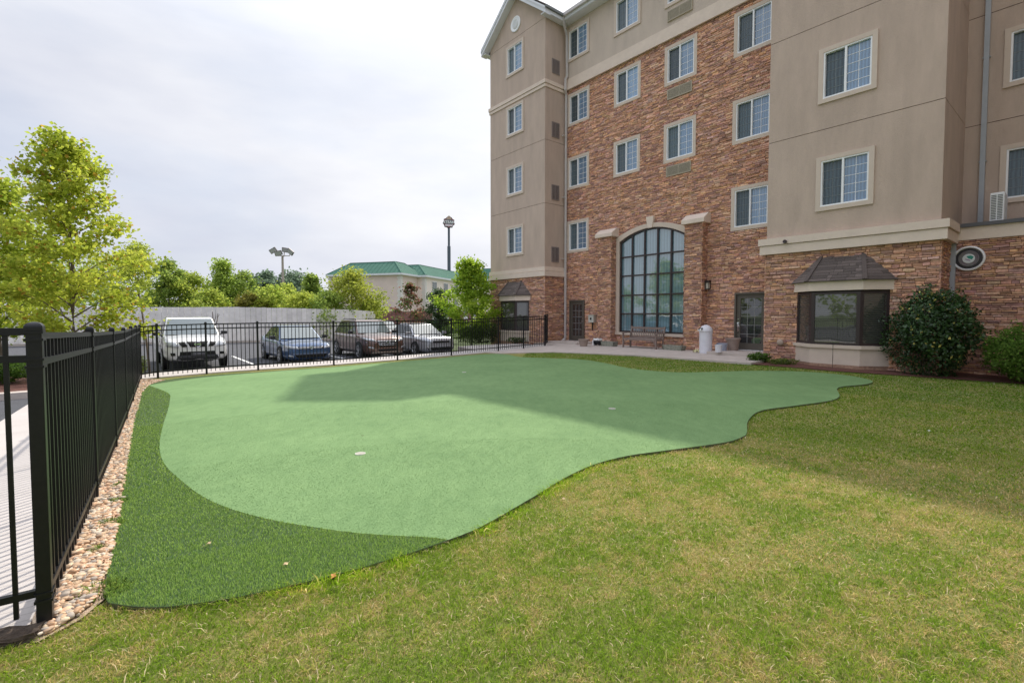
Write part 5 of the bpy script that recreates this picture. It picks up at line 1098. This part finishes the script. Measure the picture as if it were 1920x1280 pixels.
# ------------------------------------------------------------------ trees, shrubs
def tree(name, label, cat, loc, H, Rr, base=.25, leaf=.10, n=9000, c0=(.12,.2,.03), c1=(.25,.33,.05), shape='oval', trunk_r=.08, seed=1, group=None, clump=.45, limbs=26, m=None, acc=None, lean=0, droop=0):
    r = np.random.default_rng(seed); t = thing(name, label, cat, loc, 0, group)
    z0 = H*base; q = MB(); rr = random.Random(seed)
    pts = [(lean*(k/6)**1.3*H*.1+rr.uniform(-.02,.02)*H*.3*(k/6), rr.uniform(-.02,.02)*H*.3*(k/6), H*.96*k/6-.1) for k in range(7)]
    q.tube(pts, [trunk_r*(1-.9*k/6)*(1.25 if k == 0 else 1) for k in range(7)], 8)
    def tp(z): f = min(5.99, max(0, (z+.1)/(H*.96)*6)); i = int(f); return Vector(pts[i]).lerp(Vector(pts[i+1]), f-i)
    def env(f):
        if shape == 'cone': return (1-f)**.8*.95+.06 if f > .12 else .5+f*3.5
        if shape == 'oval': return math.sin(math.pi*min(1, (f*.86+.14)))**.7
        if shape == 'round': return math.sqrt(max(0.02, 1-(2*f-.95)**2))
        if shape == 'syc': return (.88+.40*f*2 if f < .25 else 1.03*(1-(f-.25)/.80)**.72+.08)
        return 1
    ends = []
    for i in range(limbs):
        f = (i+.5)/limbs; f = f**.9; z = z0+(H-z0)*f*.97; a = i*2.4+rr.random()*.8; L_ = Rr*env(f)*rr.uniform(.55,1.2); s_ = tp(max(z-L_*.35, z0*.75)); up = (.45-.25*f) if shape != 'cone' else .12
        e = Vector((s_.x+math.cos(a)*L_, s_.y+math.sin(a)*L_, min(z+L_*up*.5, H)-droop*L_*.4)); mid = s_.lerp(e, .5)+Vector((0,0,L_*.10))
        rad = trunk_r*.35*(1-f*.6); q.tube([s_, mid, e], [rad, rad*.6, rad*.2], 5)
        nsub = max(2, int(4+L_*1.6))
        for k in range(nsub):
            u = rr.uniform(.25, 1.0); b = s_.lerp(mid, u*2) if u < .5 else mid.lerp(e, (u-.5)*2); aa = a+rr.uniform(-1.3,1.3); l2 = L_*rr.uniform(.14,.34)
            e2 = b+Vector((math.cos(aa)*l2, math.sin(aa)*l2, rr.uniform(-.1,.45)*l2-droop*l2)); ends.append((b, e2)); q.tube([b, e2], [rad*.35, rad*.12], 4)
        ends.append((mid, e))
    # a leader twig or two at the top
    for k in range(5): a = rr.random()*6.28; ends.append((tp(H*.9), tp(H*.94)+Vector((math.cos(a)*.15*Rr, math.sin(a)*.15*Rr, H*rr.uniform(-.02,.05)))))
    q.build('trunk', M_bark, t)
    B = np.array([[*b, *e] for b, e in ends]); k = r.integers(0, len(B), n); u = r.random(n)[:,None]**.7; P_ = B[k,:3]*(1-u)+B[k,3:]*u
    sp = clump*Rr*.28; P_ = P_+r.standard_normal((n,3))*sp*np.array([1,1,.75]); P_[:,2] = np.maximum(P_[:,2], z0*.55)
    s_ = leaf*r.uniform(.6,1.25,n)[:,None]; d1 = r.standard_normal((n,3)); d1[:,2] *= .6; d1 /= np.linalg.norm(d1,axis=1)[:,None]; d2 = np.cross(d1, r.standard_normal((n,3))); d2 /= np.linalg.norm(d2,axis=1)[:,None]
    nn = np.cross(d1, d2)
    V = np.stack([P_-d1*s_*.5, P_-d2*s_*.42+nn*s_*.10, P_+d1*s_*.5, P_+d2*s_*.42+nn*s_*.10], 1); F_ = (np.arange(n)*4)[:,None]+np.array([[0,1,2,3]])
    F_ = np.concatenate([(np.arange(n)*4)[:,None]+[0,1,2], (np.arange(n)*4)[:,None]+[0,2,3]])
    tcl = r.random(len(B))[k][:,None]*.55+r.random((n,1))*.45; cols = np.array(c0)*(1-tcl)+np.array(c1)*tcl; cols = cols*r.uniform(.8,1.2,(n,1))
    if acc is not None: kk = r.random(n) < acc[1]; cols[kk] = np.array(acc[0])*r.uniform(.7,1.2,(kk.sum(),1))
    npmesh('crown', V.reshape(-1,3), F_, np.repeat(cols, 4, 0), m or M_leaf, t); return t
def pxpos(px, Y): return ((px-960)/900*Y, Y)
def ptree(px, Y, ytop, wpx, label, gz=-.45, name='tree', **k):
    x, y = pxpos(px, Y); H = EYE+(587-ytop)*Y/900-gz; Rr = wpx/2*Y/900/(1+((px-960)/900)**2*.4)
    k.setdefault('trunk_r', .02*H*.6+.03); return tree(name, label, 'tree', (x, y, gz), H, Rr, **k)
# near sycamores on the planted island
ptree(138, 14.2, 258, 285, 'tall yellow green young sycamore on the planted island behind the fence', gz=-.30, name='sycamore_tree', base=.12, leaf=.125, n=13500, c0=(.27,.37,.035), c1=(.66,.69,.10), shape='syc', trunk_r=.085, seed=4, clump=.40, limbs=42, acc=((.50,.33,.05),.05), group='young sycamores on the planted island')
ptree(-5, 18, 335, 300, 'broad sycamore cut off by the left edge of the photo', gz=-.30, name='sycamore_tree', base=.15, leaf=.15, n=13000, c0=(.25,.36,.035), c1=(.58,.64,.09), shape='syc', trunk_r=.10, seed=9, clump=.5, limbs=30, acc=((.45,.28,.05),.05), group='young sycamores on the planted island')
YG0, YG1 = (.31,.40,.06), (.60,.64,.12); DG0, DG1 = (.12,.22,.05), (.28,.42,.10); MG0, MG1 = (.23,.36,.06), (.48,.58,.12); PN0, PN1 = (.13,.19,.13), (.25,.34,.22)  # dark greens lightened, so the leaf colour carries distance haze
TB = 'trees beyond the white board fence'
LT = [
 (20,38,500,170,'mid green tree behind the left edge sycamore',MG0,MG1,'round',5000), (110,40,495,150,'green tree behind the tall sycamore',DG0,DG1,'round',4500), (190,38,480,140,'olive tree peeping out right of the tall sycamore',MG0,YG1,'round',4500),
 (262,37,452,92,'pale feathery willow like tree just right of the tall sycamore',YG0,YG1,'oval',6000), (318,35.5,486,66,'dark glossy green tree standing above the left end of the board fence',DG0,MG1,'oval',5500), (365,36.5,512,74,'olive green bushy tree right of the dark glossy one',MG0,YG1,'round',4200),
 (419,37,486,74,'pointed green tree with a thin leader above the board fence',MG0,MG1,'cone',5200), (458,38,506,62,'open crowned tree with spindly tops beside the pointed one',DG0,MG1,'oval',3000), (395,34.5,540,64,'low yellow green bush over the board fence below the pointed tree',MG0,YG1,'round',3000),
 (500,60,508,54,'distant dark pine left of the floodlight pole',PN0,PN1,'round',3200), (545,62,512,82,'distant dark pine grove tree behind the floodlight pole',PN0,PN1,'round',4200), (478,58,520,40,'distant small dark pine left of the others',PN0,PN1,'oval',2200),
 (586,50,514,54,'green tree against the left end of the green roofed hotel',DG0,MG1,'cone',3600), (512,36,538,84,'light green bushy tree below the distant pines',MG0,YG1,'round',4500), (568,35.5,548,66,'yellow green bush over the board fence right of the pole',YG0,YG1,'round',3400),
 (468,35,548,56,'brownish green bush above the middle of the board fence',(.13,.14,.03),(.30,.27,.06),'round',2600), (616,35.5,546,76,'dark green bush left of the golden willow',DG0,MG1,'round',4000), (660,37.5,508,100,'golden green willow in front of the green roofed hotel',YG0,(.42,.43,.07),'oval',8500), (345,39,508,60,'pale green tree filling the gap behind the dark glossy tree',YG0,YG1,'oval',3500), (438,41,516,56,'dull green tree behind the pointed tree',MG0,MG1,'round',3000), (536,40,532,60,'olive tree standing behind the light green bushy tree',MG0,YG1,'oval',3000), (700,37.4,560,36,'small green sapling at the right end of the board fence',MG0,YG1,'round',1200)]
for i, (px, Y, yt, wp, lab, c0, c1, sh, n) in enumerate(LT):
    ptree(px, Y, yt+3, wp*1.22, lab, base=.10, leaf=.17 if Y < 45 else .34, n=int(n*1.35), c0=c0, c1=c1, shape=sh, seed=20+i, group=TB, clump=.62, limbs=20, droop=.7 if 'willow' in lab else 0)
ptree(770, 30, 530, 66, 'thin reddish brown and green tree in front of the hotel side wall', name='small_tree', base=.3, leaf=.15, n=1500, c0=(.20,.10,.07), c1=(.33,.16,.11), shape='oval', seed=51, clump=.4, limbs=16, acc=((.12,.18,.05),.4), trunk_r=.05)
ptree(824, 29, 543, 66, 'dark blue green rounded tree left of the bright green tree', name='evergreen_tree', base=.06, leaf=.10, n=8000, c0=(.04,.085,.03), c1=(.12,.18,.07), shape='oval', seed=52, clump=.5, limbs=26)
ptree(884, 27, 488, 104, 'bright green upright tree left of the stucco tower', name='young_tree', base=.22, leaf=.14, n=10000, c0=(.20,.36,.03), c1=(.50,.62,.07), shape='syc', seed=53, clump=.40, limbs=34, trunk_r=.06)
# trees that the windows reflect, across the lot on the left
for i, (x, y, h, r_) in enumerate([(-34,2,8,4.2),(-37,-7,9,5),(-33,-16,7.5,4),(-40,10,9,4.6),(-28,-26,8.5,4.5)]):
    tree('tree', ['rounded green tree across the lot, reflected in the tall window','wide green tree across the lot left of the camera','low green tree at the far side of the lot','tall green tree at the back of the left lot','green tree at the rear of the lot'][i], 'tree', (x,y,-.45), h, r_, base=.15, leaf=.42, n=2200, c0=MG0, c1=MG1, shape='round', trunk_r=.14, seed=70+i, group='trees across the left parking lot', limbs=18)
for i, (x, y, h, r_) in enumerate([(-46,29,7.5,3.8),(-54,26,8.5,4.2),(-62,23,7,3.6),(-41,35,8,3.8)]):
    tree('tree', ['rounded green tree behind the board fence far to the left','tallest tree behind the far left end of the board fence','smallest tree at the far left end of the board fence','green tree behind the far left trees'][i], 'tree', (x,y,-.45), h, r_, base=.12, leaf=.30, n=3500, c0=MG0, c1=MG1, shape='round', trunk_r=.14, seed=90+i, group=TB, limbs=18, clump=.6)
t = thing('sapling', 'leafless forked sapling in front of the board fence behind the white pickup', 'sapling', (*pxpos(402, 28.5), -.42))
q = MB(); q.tube([(0,0,0),(.03,0,.9),(-.08,0,1.6),(-.10,0,2.05)], [.05,.04,.03,.015], 6); q.tube([(0,0,1.0),(.16,0,1.5),(.22,0,1.95)], [.03,.025,.012], 6); q.tube([(-.03,0,1.4),(.09,0,1.75),(.07,0,2.15)], [.022,.016,.008], 6); q.tube([(.19,0,1.7),(.32,0,1.9)], [.012,.008], 5); q.build('stem', M_bark, t)
t = thing('sapling', 'thin leaning young tree trunk behind the fence corner', 'sapling', (*pxpos(278, 15.2), -.38)); MB().tube([(0,0,0),(-.06,0,.9),(-.18,0,1.9),(-.25,0,2.5)], [.035,.03,.022,.012], 6).build('stem', M_bark, t)

def shrub(name, label, cat, loc, rx, ry, H, leaf, n, c0, c1, seed=1, m=None, acc=None, group=None, flat=.0, box=False, lumps=9):
    r = np.random.default_rng(seed); t = thing(name, label, cat, loc, 0, group)
    q = MB(); rr = random.Random(seed)
    for i in range(7): a = rr.random()*6.28; q.tube([(math.cos(a)*rx*.1, math.sin(a)*ry*.1, -.03), (math.cos(a)*rx*.4, math.sin(a)*ry*.4, H*.5), (math.cos(a)*rx*.62, math.sin(a)*ry*.62, H*.8)], [.02,.014,.006], 5)
    q.build('stems', M_bark, t)
    d = r.standard_normal((n,3)); d /= np.linalg.norm(d,axis=1)[:,None]
    if box: d = d/np.maximum(np.abs(d).max(1)[:,None], 1e-3)*np.minimum(1, .93+.1*r.random((n,1)))
    ld = r.standard_normal((lumps*3,3)); ld /= np.linalg.norm(ld,axis=1)[:,None]; dn = d/np.linalg.norm(d,axis=1)[:,None]
    bumpy = np.max(np.clip((dn@ld.T-.84)/.16, 0, 1), axis=1); rad = (.70+.40*bumpy)*(1 if not box else 1.02)*(r.random(n)**.28); rad = np.where(r.random(n) < .07, rad*r.uniform(1.0,1.2,n), rad)
    P_ = d*rad[:,None]*np.array([rx, ry, H*.5]); P_[:,2] += H*.5; tap = 1.12-flat*np.clip(P_[:,2]/H, 0, 1)**1.3; P_[:,0] *= tap; P_[:,1] *= tap; ns = max(6, n//260); sd_ = r.standard_normal((ns,3)); sd_[:,2] = np.abs(sd_[:,2])+.15; sd_ /= np.linalg.norm(sd_,axis=1)[:,None]; kk0 = r.random(n) < (.07 if not box else .02); si = r.integers(0, ns, n)[kk0]; tl = r.uniform(.75,1.0+.32*r.random(ns)[si]); shp = sd_[si]*tl[:,None]*np.array([rx*(1.1-flat*.5), ry*(1.1-flat*.5), H*.5])+r.standard_normal((kk0.sum(),3))*leaf*.45; shp[:,2] += H*.5; P_[kk0] = shp
    lowk = P_[:,2] < .25*H; P_[lowk,2] = np.maximum(P_[lowk,2], .02)
    s_ = leaf*r.uniform(.6,1.3,n)[:,None]; d1 = r.standard_normal((n,3))*.7+dn*.5+np.array([0,0,.1]); d1 /= np.linalg.norm(d1,axis=1)[:,None]; d2 = np.cross(d1, dn+r.standard_normal((n,3))*.4); d2 /= np.linalg.norm(d2,axis=1)[:,None]+1e-6; nn = np.cross(d1, d2)
    V = np.stack([P_-d1*s_*.5, P_-d2*s_*.27+nn*s_*.08, P_+d1*s_*.5, P_+d2*s_*.27+nn*s_*.08], 1)
    F_ = np.concatenate([(np.arange(n)*4)[:,None]+[0,1,2], (np.arange(n)*4)[:,None]+[0,2,3]])
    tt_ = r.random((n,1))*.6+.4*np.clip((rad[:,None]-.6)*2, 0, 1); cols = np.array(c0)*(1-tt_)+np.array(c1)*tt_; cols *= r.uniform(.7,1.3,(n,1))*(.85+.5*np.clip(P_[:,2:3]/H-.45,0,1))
    if acc is not None: kk = (r.random(n) < acc[1]*(1+3*(P_[:,2] > .72*H)))&(rad > .8); cols[kk] = np.array(acc[0])*r.uniform(.8,1.2,(kk.sum(),1))
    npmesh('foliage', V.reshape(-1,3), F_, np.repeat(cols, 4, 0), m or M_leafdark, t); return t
def gl(a, v): x, y = W2(a, v); return (x, y, G(x, y))
shrub('camellia_shrub', 'big dark glossy evergreen shrub with a few yellowing leaves under the round sign', 'shrub', gl(-2.85, 16.9), 1.12, 1.0, 2.32, .085, 15000, (.012,.036,.010), (.06,.13,.034), 3, acc=((.60,.52,.13),.014), lumps=8, flat=.42)
shrub('azalea_shrub', 'lighter green low shrub at the right edge of the photo against the stone wall', 'shrub', gl(-1.0, 17.2), .98, .9, 1.45, .075, 10000, (.08,.18,.03), (.24,.38,.07), 4, m=M_leaf, lumps=12, flat=.3)
shrub('low_shrub', 'small dark leafy plant at the foot of the wall left of the right bay window', 'shrub', gl(-7.0, 16.1), .38, .30, .32, .06, 1300, (.05,.12,.02), (.16,.27,.05), 5, m=M_leaf, group='low plants at the wall foot')
shrub('low_shrub', 'low straggling weeds in the bed just left of the right bay window', 'shrub', gl(-6.25, 16.1), .42, .28, .20, .05, 900, (.08,.14,.025), (.24,.30,.07), 6, m=M_leaf, group='low plants at the wall foot')
shrub('low_shrub', 'small leafy plant in front of the tower bay window', 'shrub', gl(-19.6, 16.3), .5, .3, .38, .07, 700, (.05,.10,.02), (.14,.22,.04), 7, m=M_leaf, group='low plants at the wall foot')
shrub('clipped_hedge', 'clipped dark green hedge behind the fence left of the tower', 'hedge', (*pxpos(896, 27), -.12), .98, .9, 1.05, .07, 9000, (.035,.07,.015), (.11,.18,.03), 8, m=M_leaf, box=True, group='clipped hedges by the lot')
shrub('clipped_hedge', 'long low bright hedge beyond the clipped one, under the bright green tree', 'hedge', (*pxpos(885, 34), -.3), 2.6, 1.0, 1.25, .10, 6000, (.06,.12,.02), (.18,.28,.04), 9, m=M_leaf, box=True, group='clipped hedges by the lot')
shrub('clipped_hedge', 'low green hedge on the planted island at the left edge', 'hedge', (-12.9,12.2,-.22), 1.0, .6, .62, .06, 6000, (.05,.12,.02), (.15,.25,.04), 10, m=M_leaf, group='clipped hedges by the lot')
shrub('low_shrub', 'narrow leafy shrub outside the fence corner', 'shrub', (*pxpos(258, 14.0), -.3), .17, .17, .62, .06, 700, (.06,.10,.02), (.20,.24,.05), 11, m=M_leaf, group='low plants at the wall foot')

# ------------------------------------------------------------------ white board fence behind the lot
bpx = [(-420,24.5),(0,28.2),(150,29.3),(270,30.2),(450,31.8),(620,34.4),(704,36.2)]
bp_ = [(-62., 19.)]+[pxpos(a, b) for a, b in bpx]; t = thing('board_fence', 'tall weathered white vertical board fence behind the parked cars', 'fence', (*bp_[3], LOT))
q = MB(); M_board = mat('white_board', rough=.85, attr=True, var=.12, vscale=3, bump=.2, bscale=30); rr = random.Random(3); o0 = Vector((*bp_[3], LOT))
def bandpx(px): return np.interp(px, [-420, 200, 450, 640, 704], [575, 576, 575.5, 580, 584])
cum = dense(bp_, .30, closed=False)+[bp_[-1]]
for a, b in zip(cum[:-1], cum[1:]):
    px = 960+900*a[0]/a[1]; zt = EYE+(587-bandpx(px))*a[1]/900+rr.uniform(-.012,.012); k = rr.uniform(.88,1.05); q.col = (.90*k,.86*k,.83*k); d = Vector((b[0]-a[0], b[1]-a[1], 0)).normalized(); nn = Vector((d.y,-d.x,0))
    A_ = Vector((a[0],a[1],0))+d*.006-o0; B_ = Vector((b[0],b[1],0))-d*.006-o0; A_.z = B_.z = 0
    q.add([A_, B_, B_+Vector((0,0,zt-LOT)), A_+Vector((0,0,zt-LOT)), A_-nn*.03, B_-nn*.03, B_-nn*.03+Vector((0,0,zt-LOT)), A_-nn*.03+Vector((0,0,zt-LOT))], [(0,1,2,3),(5,4,7,6),(0,4,5,1),(1,5,6,2),(2,6,7,3),(3,7,4,0)])
q.build('boards', M_board, t)
q = MB()
for a, b in zip(bp_[:-1], bp_[1:]):
    for h in (.3, 1.9): q.bar(Vector((a[0],a[1]+.07,h)), Vector((b[0],b[1]+.07,h)), .05, .1)
q.M = None; o = q.build('rail', mat('rail_grey', (.3,.29,.28), .9), t, loc=(-o0.x,-o0.y,0))
q = MB()
for i in range(0, len(cum), 8): q.box(cum[i][0]-.05, cum[i][1]+.10, -.05, cum[i][0]+.05, cum[i][1]+.2, 2.1)
q.build('posts', mat('rail_grey'), t, loc=(-o0.x,-o0.y,0))
t = thing('low_wall', 'low concrete kerb strip at the foot of the board fence', 'kerb', (*bp_[3], LOT)); q = MB()
for a, b in zip(bp_[:-1], bp_[1:]): q.bar(Vector((a[0],a[1]-.35,.05))-Vector((o0.x,o0.y,0)), Vector((b[0],b[1]-.35,.05))-Vector((o0.x,o0.y,0)), .3, .18)
q.build('strip', M_concrete, t)

# ------------------------------------------------------------------ the green roofed hotel far off
DX, DY = .297, .955
ho = Vector((-.231*89, 89, LOT)); RX = Vector((DX, DY, 0)).normalized(); RY = Vector((-RX.y, RX.x, 0))      # RX away, RY to the left
t = thing('far_hotel', 'three storey pink beige hotel with green metal hip roof beyond the lot', 'building', ho)
def hp(s, l, z): p = RX*s+RY*l; return (p.x, p.y, z)
He = EYE-LOT+(587-512)*89/900; M_pink = mat('pink_siding', (.74,.60,.54), .85, var=.05, vscale=.5); M_pinkl = mat('pale_pink_siding', (.86,.74,.67), .85, var=.05, vscale=.5); M_brk = mat('far_brick', (.22,.10,.09), .9, var=.2, vscale=2)
M_groof = mat('green_metal_roof', (.075,.175,.13), .85, spec=.15, var=.08, vscale=.6)
def hbox(name, s0, s1, l0, l1, z0, z1, m, par=t):
    q = MB(); q.prism([hp(s0,l0,z0),hp(s1,l0,z0),hp(s1,l1,z0),hp(s0,l1,z0)], (0,0,z1-z0)); return q.build(name, m, par)
Wl = 15.6
hbox('wall', 0, 7, .02, Wl, 2.3, He, M_pink); hbox('wall', 6.5, 44, -1.6, Wl-1, 2.3, He, M_pinkl); hbox('wainscot', -.05, 7, -.05, Wl, -.6, 2.3, M_brk); hbox('wainscot', 6.4, 44, -1.65, Wl, -.6, 2.3, M_brk)
hbox('band', -.12, 7, -.12, Wl+.1, 2.25, 2.5, M_trim)
def hiproof(name, s0, s1, l0, l1, z, h, over=.5):
    s0 -= over; l0 -= over; l1 += over; s1 += over; w_ = (l1-l0)/2; m_ = (l0+l1)/2
    q = MB(); k = min(w_, 3.3); A_ = [hp(s0,l0,z),hp(s1,l0,z),hp(s1,l1,z),hp(s0,l1,z)]; T_ = [hp(s0+k,l0+k,z+h),hp(s1-k,l0+k,z+h),hp(s1-k,l1-k,z+h),hp(s0+k,l1-k,z+h)]
    q.add(A_+T_, [(0,1,5,4),(1,2,6,5),(2,3,7,6),(3,0,4,7),(4,5,6,7),(3,2,1,0)]); o = q.build(name, M_groof, t, recalc=True)
    f = MB(); f.prism([hp(s0-.05,l0-.05,z-.35),hp(s1,l0-.05,z-.35),hp(s1,l1,z-.35),hp(s0-.05,l1,z-.35)], (0,0,.34)); f.build('fascia', M_fascia, o)
    rb = MB()
    for i in range(4): rb.bar(A_[i], T_[i], .22, .12); rb.bar(T_[i], T_[(i+1)%4], .22, .12)
    n_ = int((l1-l0)/.9)
    for j in range(1, n_): l = l0+(l1-l0)*j/n_; kk = min(k, l-l0, l1-l); rb.bar(hp(s0,l,z+.02), hp(s0+kk,l,z+.02+h*kk/k), .05, .06)
    n_ = int((s1-s0)/.9)
    for j in range(1, n_): s = s0+(s1-s0)*j/n_; kk = min(k, s-s0, s1-s); rb.bar(hp(s,l0,z+.02), hp(s,l0+kk,z+.02+h*kk/k), .05, .06)
    rb.build('seams', M_groof, o)
hiproof('roof', 0, 9, 0, Wl, He, 2.45); hiproof('roof', 6.5, 44, -1.6, Wl-1, He+.02, 2.4)
hbox('wall', 44, 60, -5, 10, -.5, He+1.6, M_pinkl); hiproof('roof', 44, 60, -5, 10, He+1.7, 3.2)
for (l, s) in ((0,0),(Wl-.35,0),(-1.6,6.5)):
    q = MB()
    for i in range(16): ex_ = .55 if i%2 else .75; z = 2.5+i*.42; a = hp(s-.06, l-.06, z); q.prism([hp(s-.06,l-.06,z),hp(s+ex_,l-.06,z),hp(s+ex_,l+ex_,z),hp(s-.06,l+ex_,z)], (0,0,.38))
    q.build('quoins', mat('quoin_white', (.74,.70,.66), .8), t)
for fl, zc in enumerate((He-2.7, He-5.7, He-8.2)):
    for k in range(6):
        s = 9.5+k*5.4; q = MB(); q.prism([hp(s,-1.66,zc),hp(s+2.0,-1.66,zc),hp(s+2.0,-1.66,zc+1.7),hp(s,-1.66,zc+1.7)], tuple(-RY*.05)); f = q.build('window', M_white, t)
        for w0 in (.08, 1.06): q = MB(); q.prism([hp(s+w0,-1.72,zc+.1),hp(s+w0+.86,-1.72,zc+.1),hp(s+w0+.86,-1.72,zc+1.6),hp(s+w0,-1.72,zc+1.6)], tuple(-RY*.02)); q.build('pane', G_far, f)
        q = MB(); q.prism([hp(s-.1,-1.66,zc-.55),hp(s+2.1,-1.66,zc-.55),hp(s+2.1,-1.66,zc-.08),hp(s-.1,-1.66,zc-.08)], tuple(-RY*.08)); q.build('window_apron', M_white, f)

# floodlight pole
x, y = pxpos(532, 58); t = thing('floodlight_pole', 'tall pole with four floodlights rising behind the trees', 'light pole', (x, y, -.5)); zt = EYE+.5+(587-481)*58/900
q = MB(); q.tube([(0,0,0),(0,0,zt)], [.22,.12], 10); q.build('pole', mat('pole_tan', (.42,.36,.31), .7), t)
q = MB(); q.tube([(-.95,0,zt+.55),(-.85,0,zt+.05),(.85,0,zt+.05),(.95,0,zt+.5)], .05, 6); q.tube([(0,-.5,zt+.3),(0,-.4,zt+.03),(0,.4,zt+.03),(0,.5,zt+.7)], .05, 6); q.build('crossarm', mat('pole_tan'), t)
M_flood = mat('flood_housing', (.13,.11,.12), .5)
for (dx, dy, dz, ry) in ((-1.05,0,.72,-30),(1.1,0,.55,40),(-.15,-.5,.35,-15),(.25,.5,.85,10)):
    q = MB(); q.M = Matrix.Translation((dx,dy,zt+dz))@Matrix.Rotation(R(ry),4,'Y')@Matrix.Rotation(R(20),4,'X'); q.prism([(-.42,-.30,-.28),(.42,-.30,-.28),(.42,-.30,.28),(-.42,-.30,.28)], (0,.18,0)); q.prism([(-.25,-.12,-.16),(.25,-.12,-.16),(.25,-.12,.16),(-.25,-.12,.16)], (0,.22,0)); h_ = q.build('floodlight', M_flood, t, bevel=.03)
    q = MB(); q.M = Matrix.Translation((dx,dy,zt+dz))@Matrix.Rotation(R(ry),4,'Y')@Matrix.Rotation(R(20),4,'X'); q.box(-.36,-.315,-.22,.36,-.302,.22); q.build('lens', mat('flood_lens', (.45,.45,.46), .2), h_)
# restaurant sign on its pole
YS = 150; x, y = pxpos(842.5, YS); t = thing('pole_sign', 'tall dark pole carrying a jagged red and white restaurant sign', 'sign', (x, y, -.6), R(12)); k = YS/900; zs = EYE+.6+(587-431)*k; zm = EYE+.6+(587-463)*k
q = MB(); q.lathe([(3.1*k,0),(3.1*k,zm),(2.1*k,zm+.3),(2.1*k,zs+1)], n=16); q.build('pole', mat('sign_pole', (.075,.095,.12), .45), t)
def cloud(r0, r1, n, ph, squash=.95):
    return [((r0 if i%2 else r1)*math.cos(2*math.pi*i/n+ph), (r0 if i%2 else r1)*math.sin(2*math.pi*i/n+ph)*squash) for i in range(n)]
zc = zs+12*k; sc_ = 11.5*k
q = MB(); q.prism([(a, -.5, zc+b) for a, b in cloud(sc_*.98, sc_*.84, 18, .1)], (0,1.0,0)); q.build('panel', mat('sign_dark', (.045,.035,.05), .5), t)
q = MB(); q.prism([(a, -.56, zc+b) for a, b in cloud(sc_*.86, sc_*.74, 18, .1)], (0,.05,0)); q.build('border', mat('sign_red', (.33,.08,.09), .5), t)
q = MB(); q.prism([(a*1.0, -.62, zc+b) for a, b in cloud(sc_*.76, sc_*.64, 18, .1, .9)], (0,.05,0)); q.build('face', mat('sign_face', (.16,.15,.17), .5), t)
def text(txt, size, loc, m, par, ext=.03, rot=(R(90),0,0)):
    c = bpy.data.curves.new('lettering', 'FONT'); c.body = txt; c.size = size; c.extrude = ext; c.align_x = 'CENTER'; c.align_y = 'CENTER'; c.offset = size*.02
    o = bpy.data.objects.new('lettering', c); COL.objects.link(o); dg = bpy.context.evaluated_depsgraph_get(); me = bpy.data.meshes.new_from_object(o.evaluated_get(dg)); bpy.data.objects.remove(o)
    me.materials.clear(); me.materials.append(m); o = bpy.data.objects.new('lettering', me); COL.objects.link(o); o.parent = par; o.location = loc; o.rotation_euler = rot; return o
text('STEAK', sc_*.62, (0,-.66,zc+.02*sc_), mat('sign_white', (.85,.85,.83), .5), t)
q = MB(); q.prism([(-sc_*.62,-.66,zc-sc_*.62),(sc_*.5,-.66,zc-sc_*.66),(sc_*.66,-.66,zc-sc_*.36),(-sc_*.6,-.66,zc-sc_*.32)], (0,.04,0)); q.build('ribbon', mat('sign_pinkwhite', (.75,.62,.66), .5), t)
q = MB(); q.prism([(-sc_*.42,-.66,zc+sc_*.45),(sc_*.42,-.66,zc+sc_*.45),(sc_*.30,-.66,zc+sc_*.85),(0,-.66,zc+sc_*1.08),(-sc_*.30,-.66,zc+sc_*.85)], (0,.5,0)); q.build('topper', mat('sign_tan', (.50,.36,.28), .6), t)

# fallen leaves on the grass and the green
def leaf_at(x, y, lab, col, size, dz=.035):
    t = thing('fallen_leaf', lab, 'leaf', (x, y, G(x, y)+dz), random.random()*6, 'dry leaves lying about the green'); q = MB(); k = size
    q.add([(-k,0,.004),(-k*.3,-k*.45,.012),(k*.4,-k*.30,.0),(k,0,.010),(k*.4,k*.35,.012),(-k*.3,k*.4,.0),(0,0,.002)], [(0,1,6),(1,2,6),(2,3,6),(3,4,6),(4,5,6),(5,0,6)]); b = q.build('blade', col, t, recalc=False)
    MB().tube([(-k,0,.004),(-k*1.5,.003,.006)], .0012, 4).build('stalk', col, t)
m1 = mat('leaf_orange', (.55,.20,.06), .7); m2 = mat('leaf_tan', (.55,.42,.24), .8)
leaf_at(-1.03, 2.71, 'dry orange leaf on the grass at the front edge of the dark turf', m1, .035, .03); leaf_at(-1.36, 2.82, 'curled tan leaf on the dark turf near its front edge', m2, .026, .045)
leaf_at(.42, 3.92, 'pale dry leaf on the lawn by the front tip of the green', m2, .022, .03); leaf_at(-2.0, 3.1, 'tan leaf on the dark turf near the gravel', m2, .024, .045)
leaf_at(-1.95, 6.2, 'small brown leaf on the sunlit green beyond the nearest cup', mat('leaf_brown', (.12,.09,.05), .9), .02, .036); leaf_at(5.6, 6.4, 'white petal like scrap on the shaded lawn at the right', mat('scrap_white', (.75,.75,.72), .8), .024, .03)
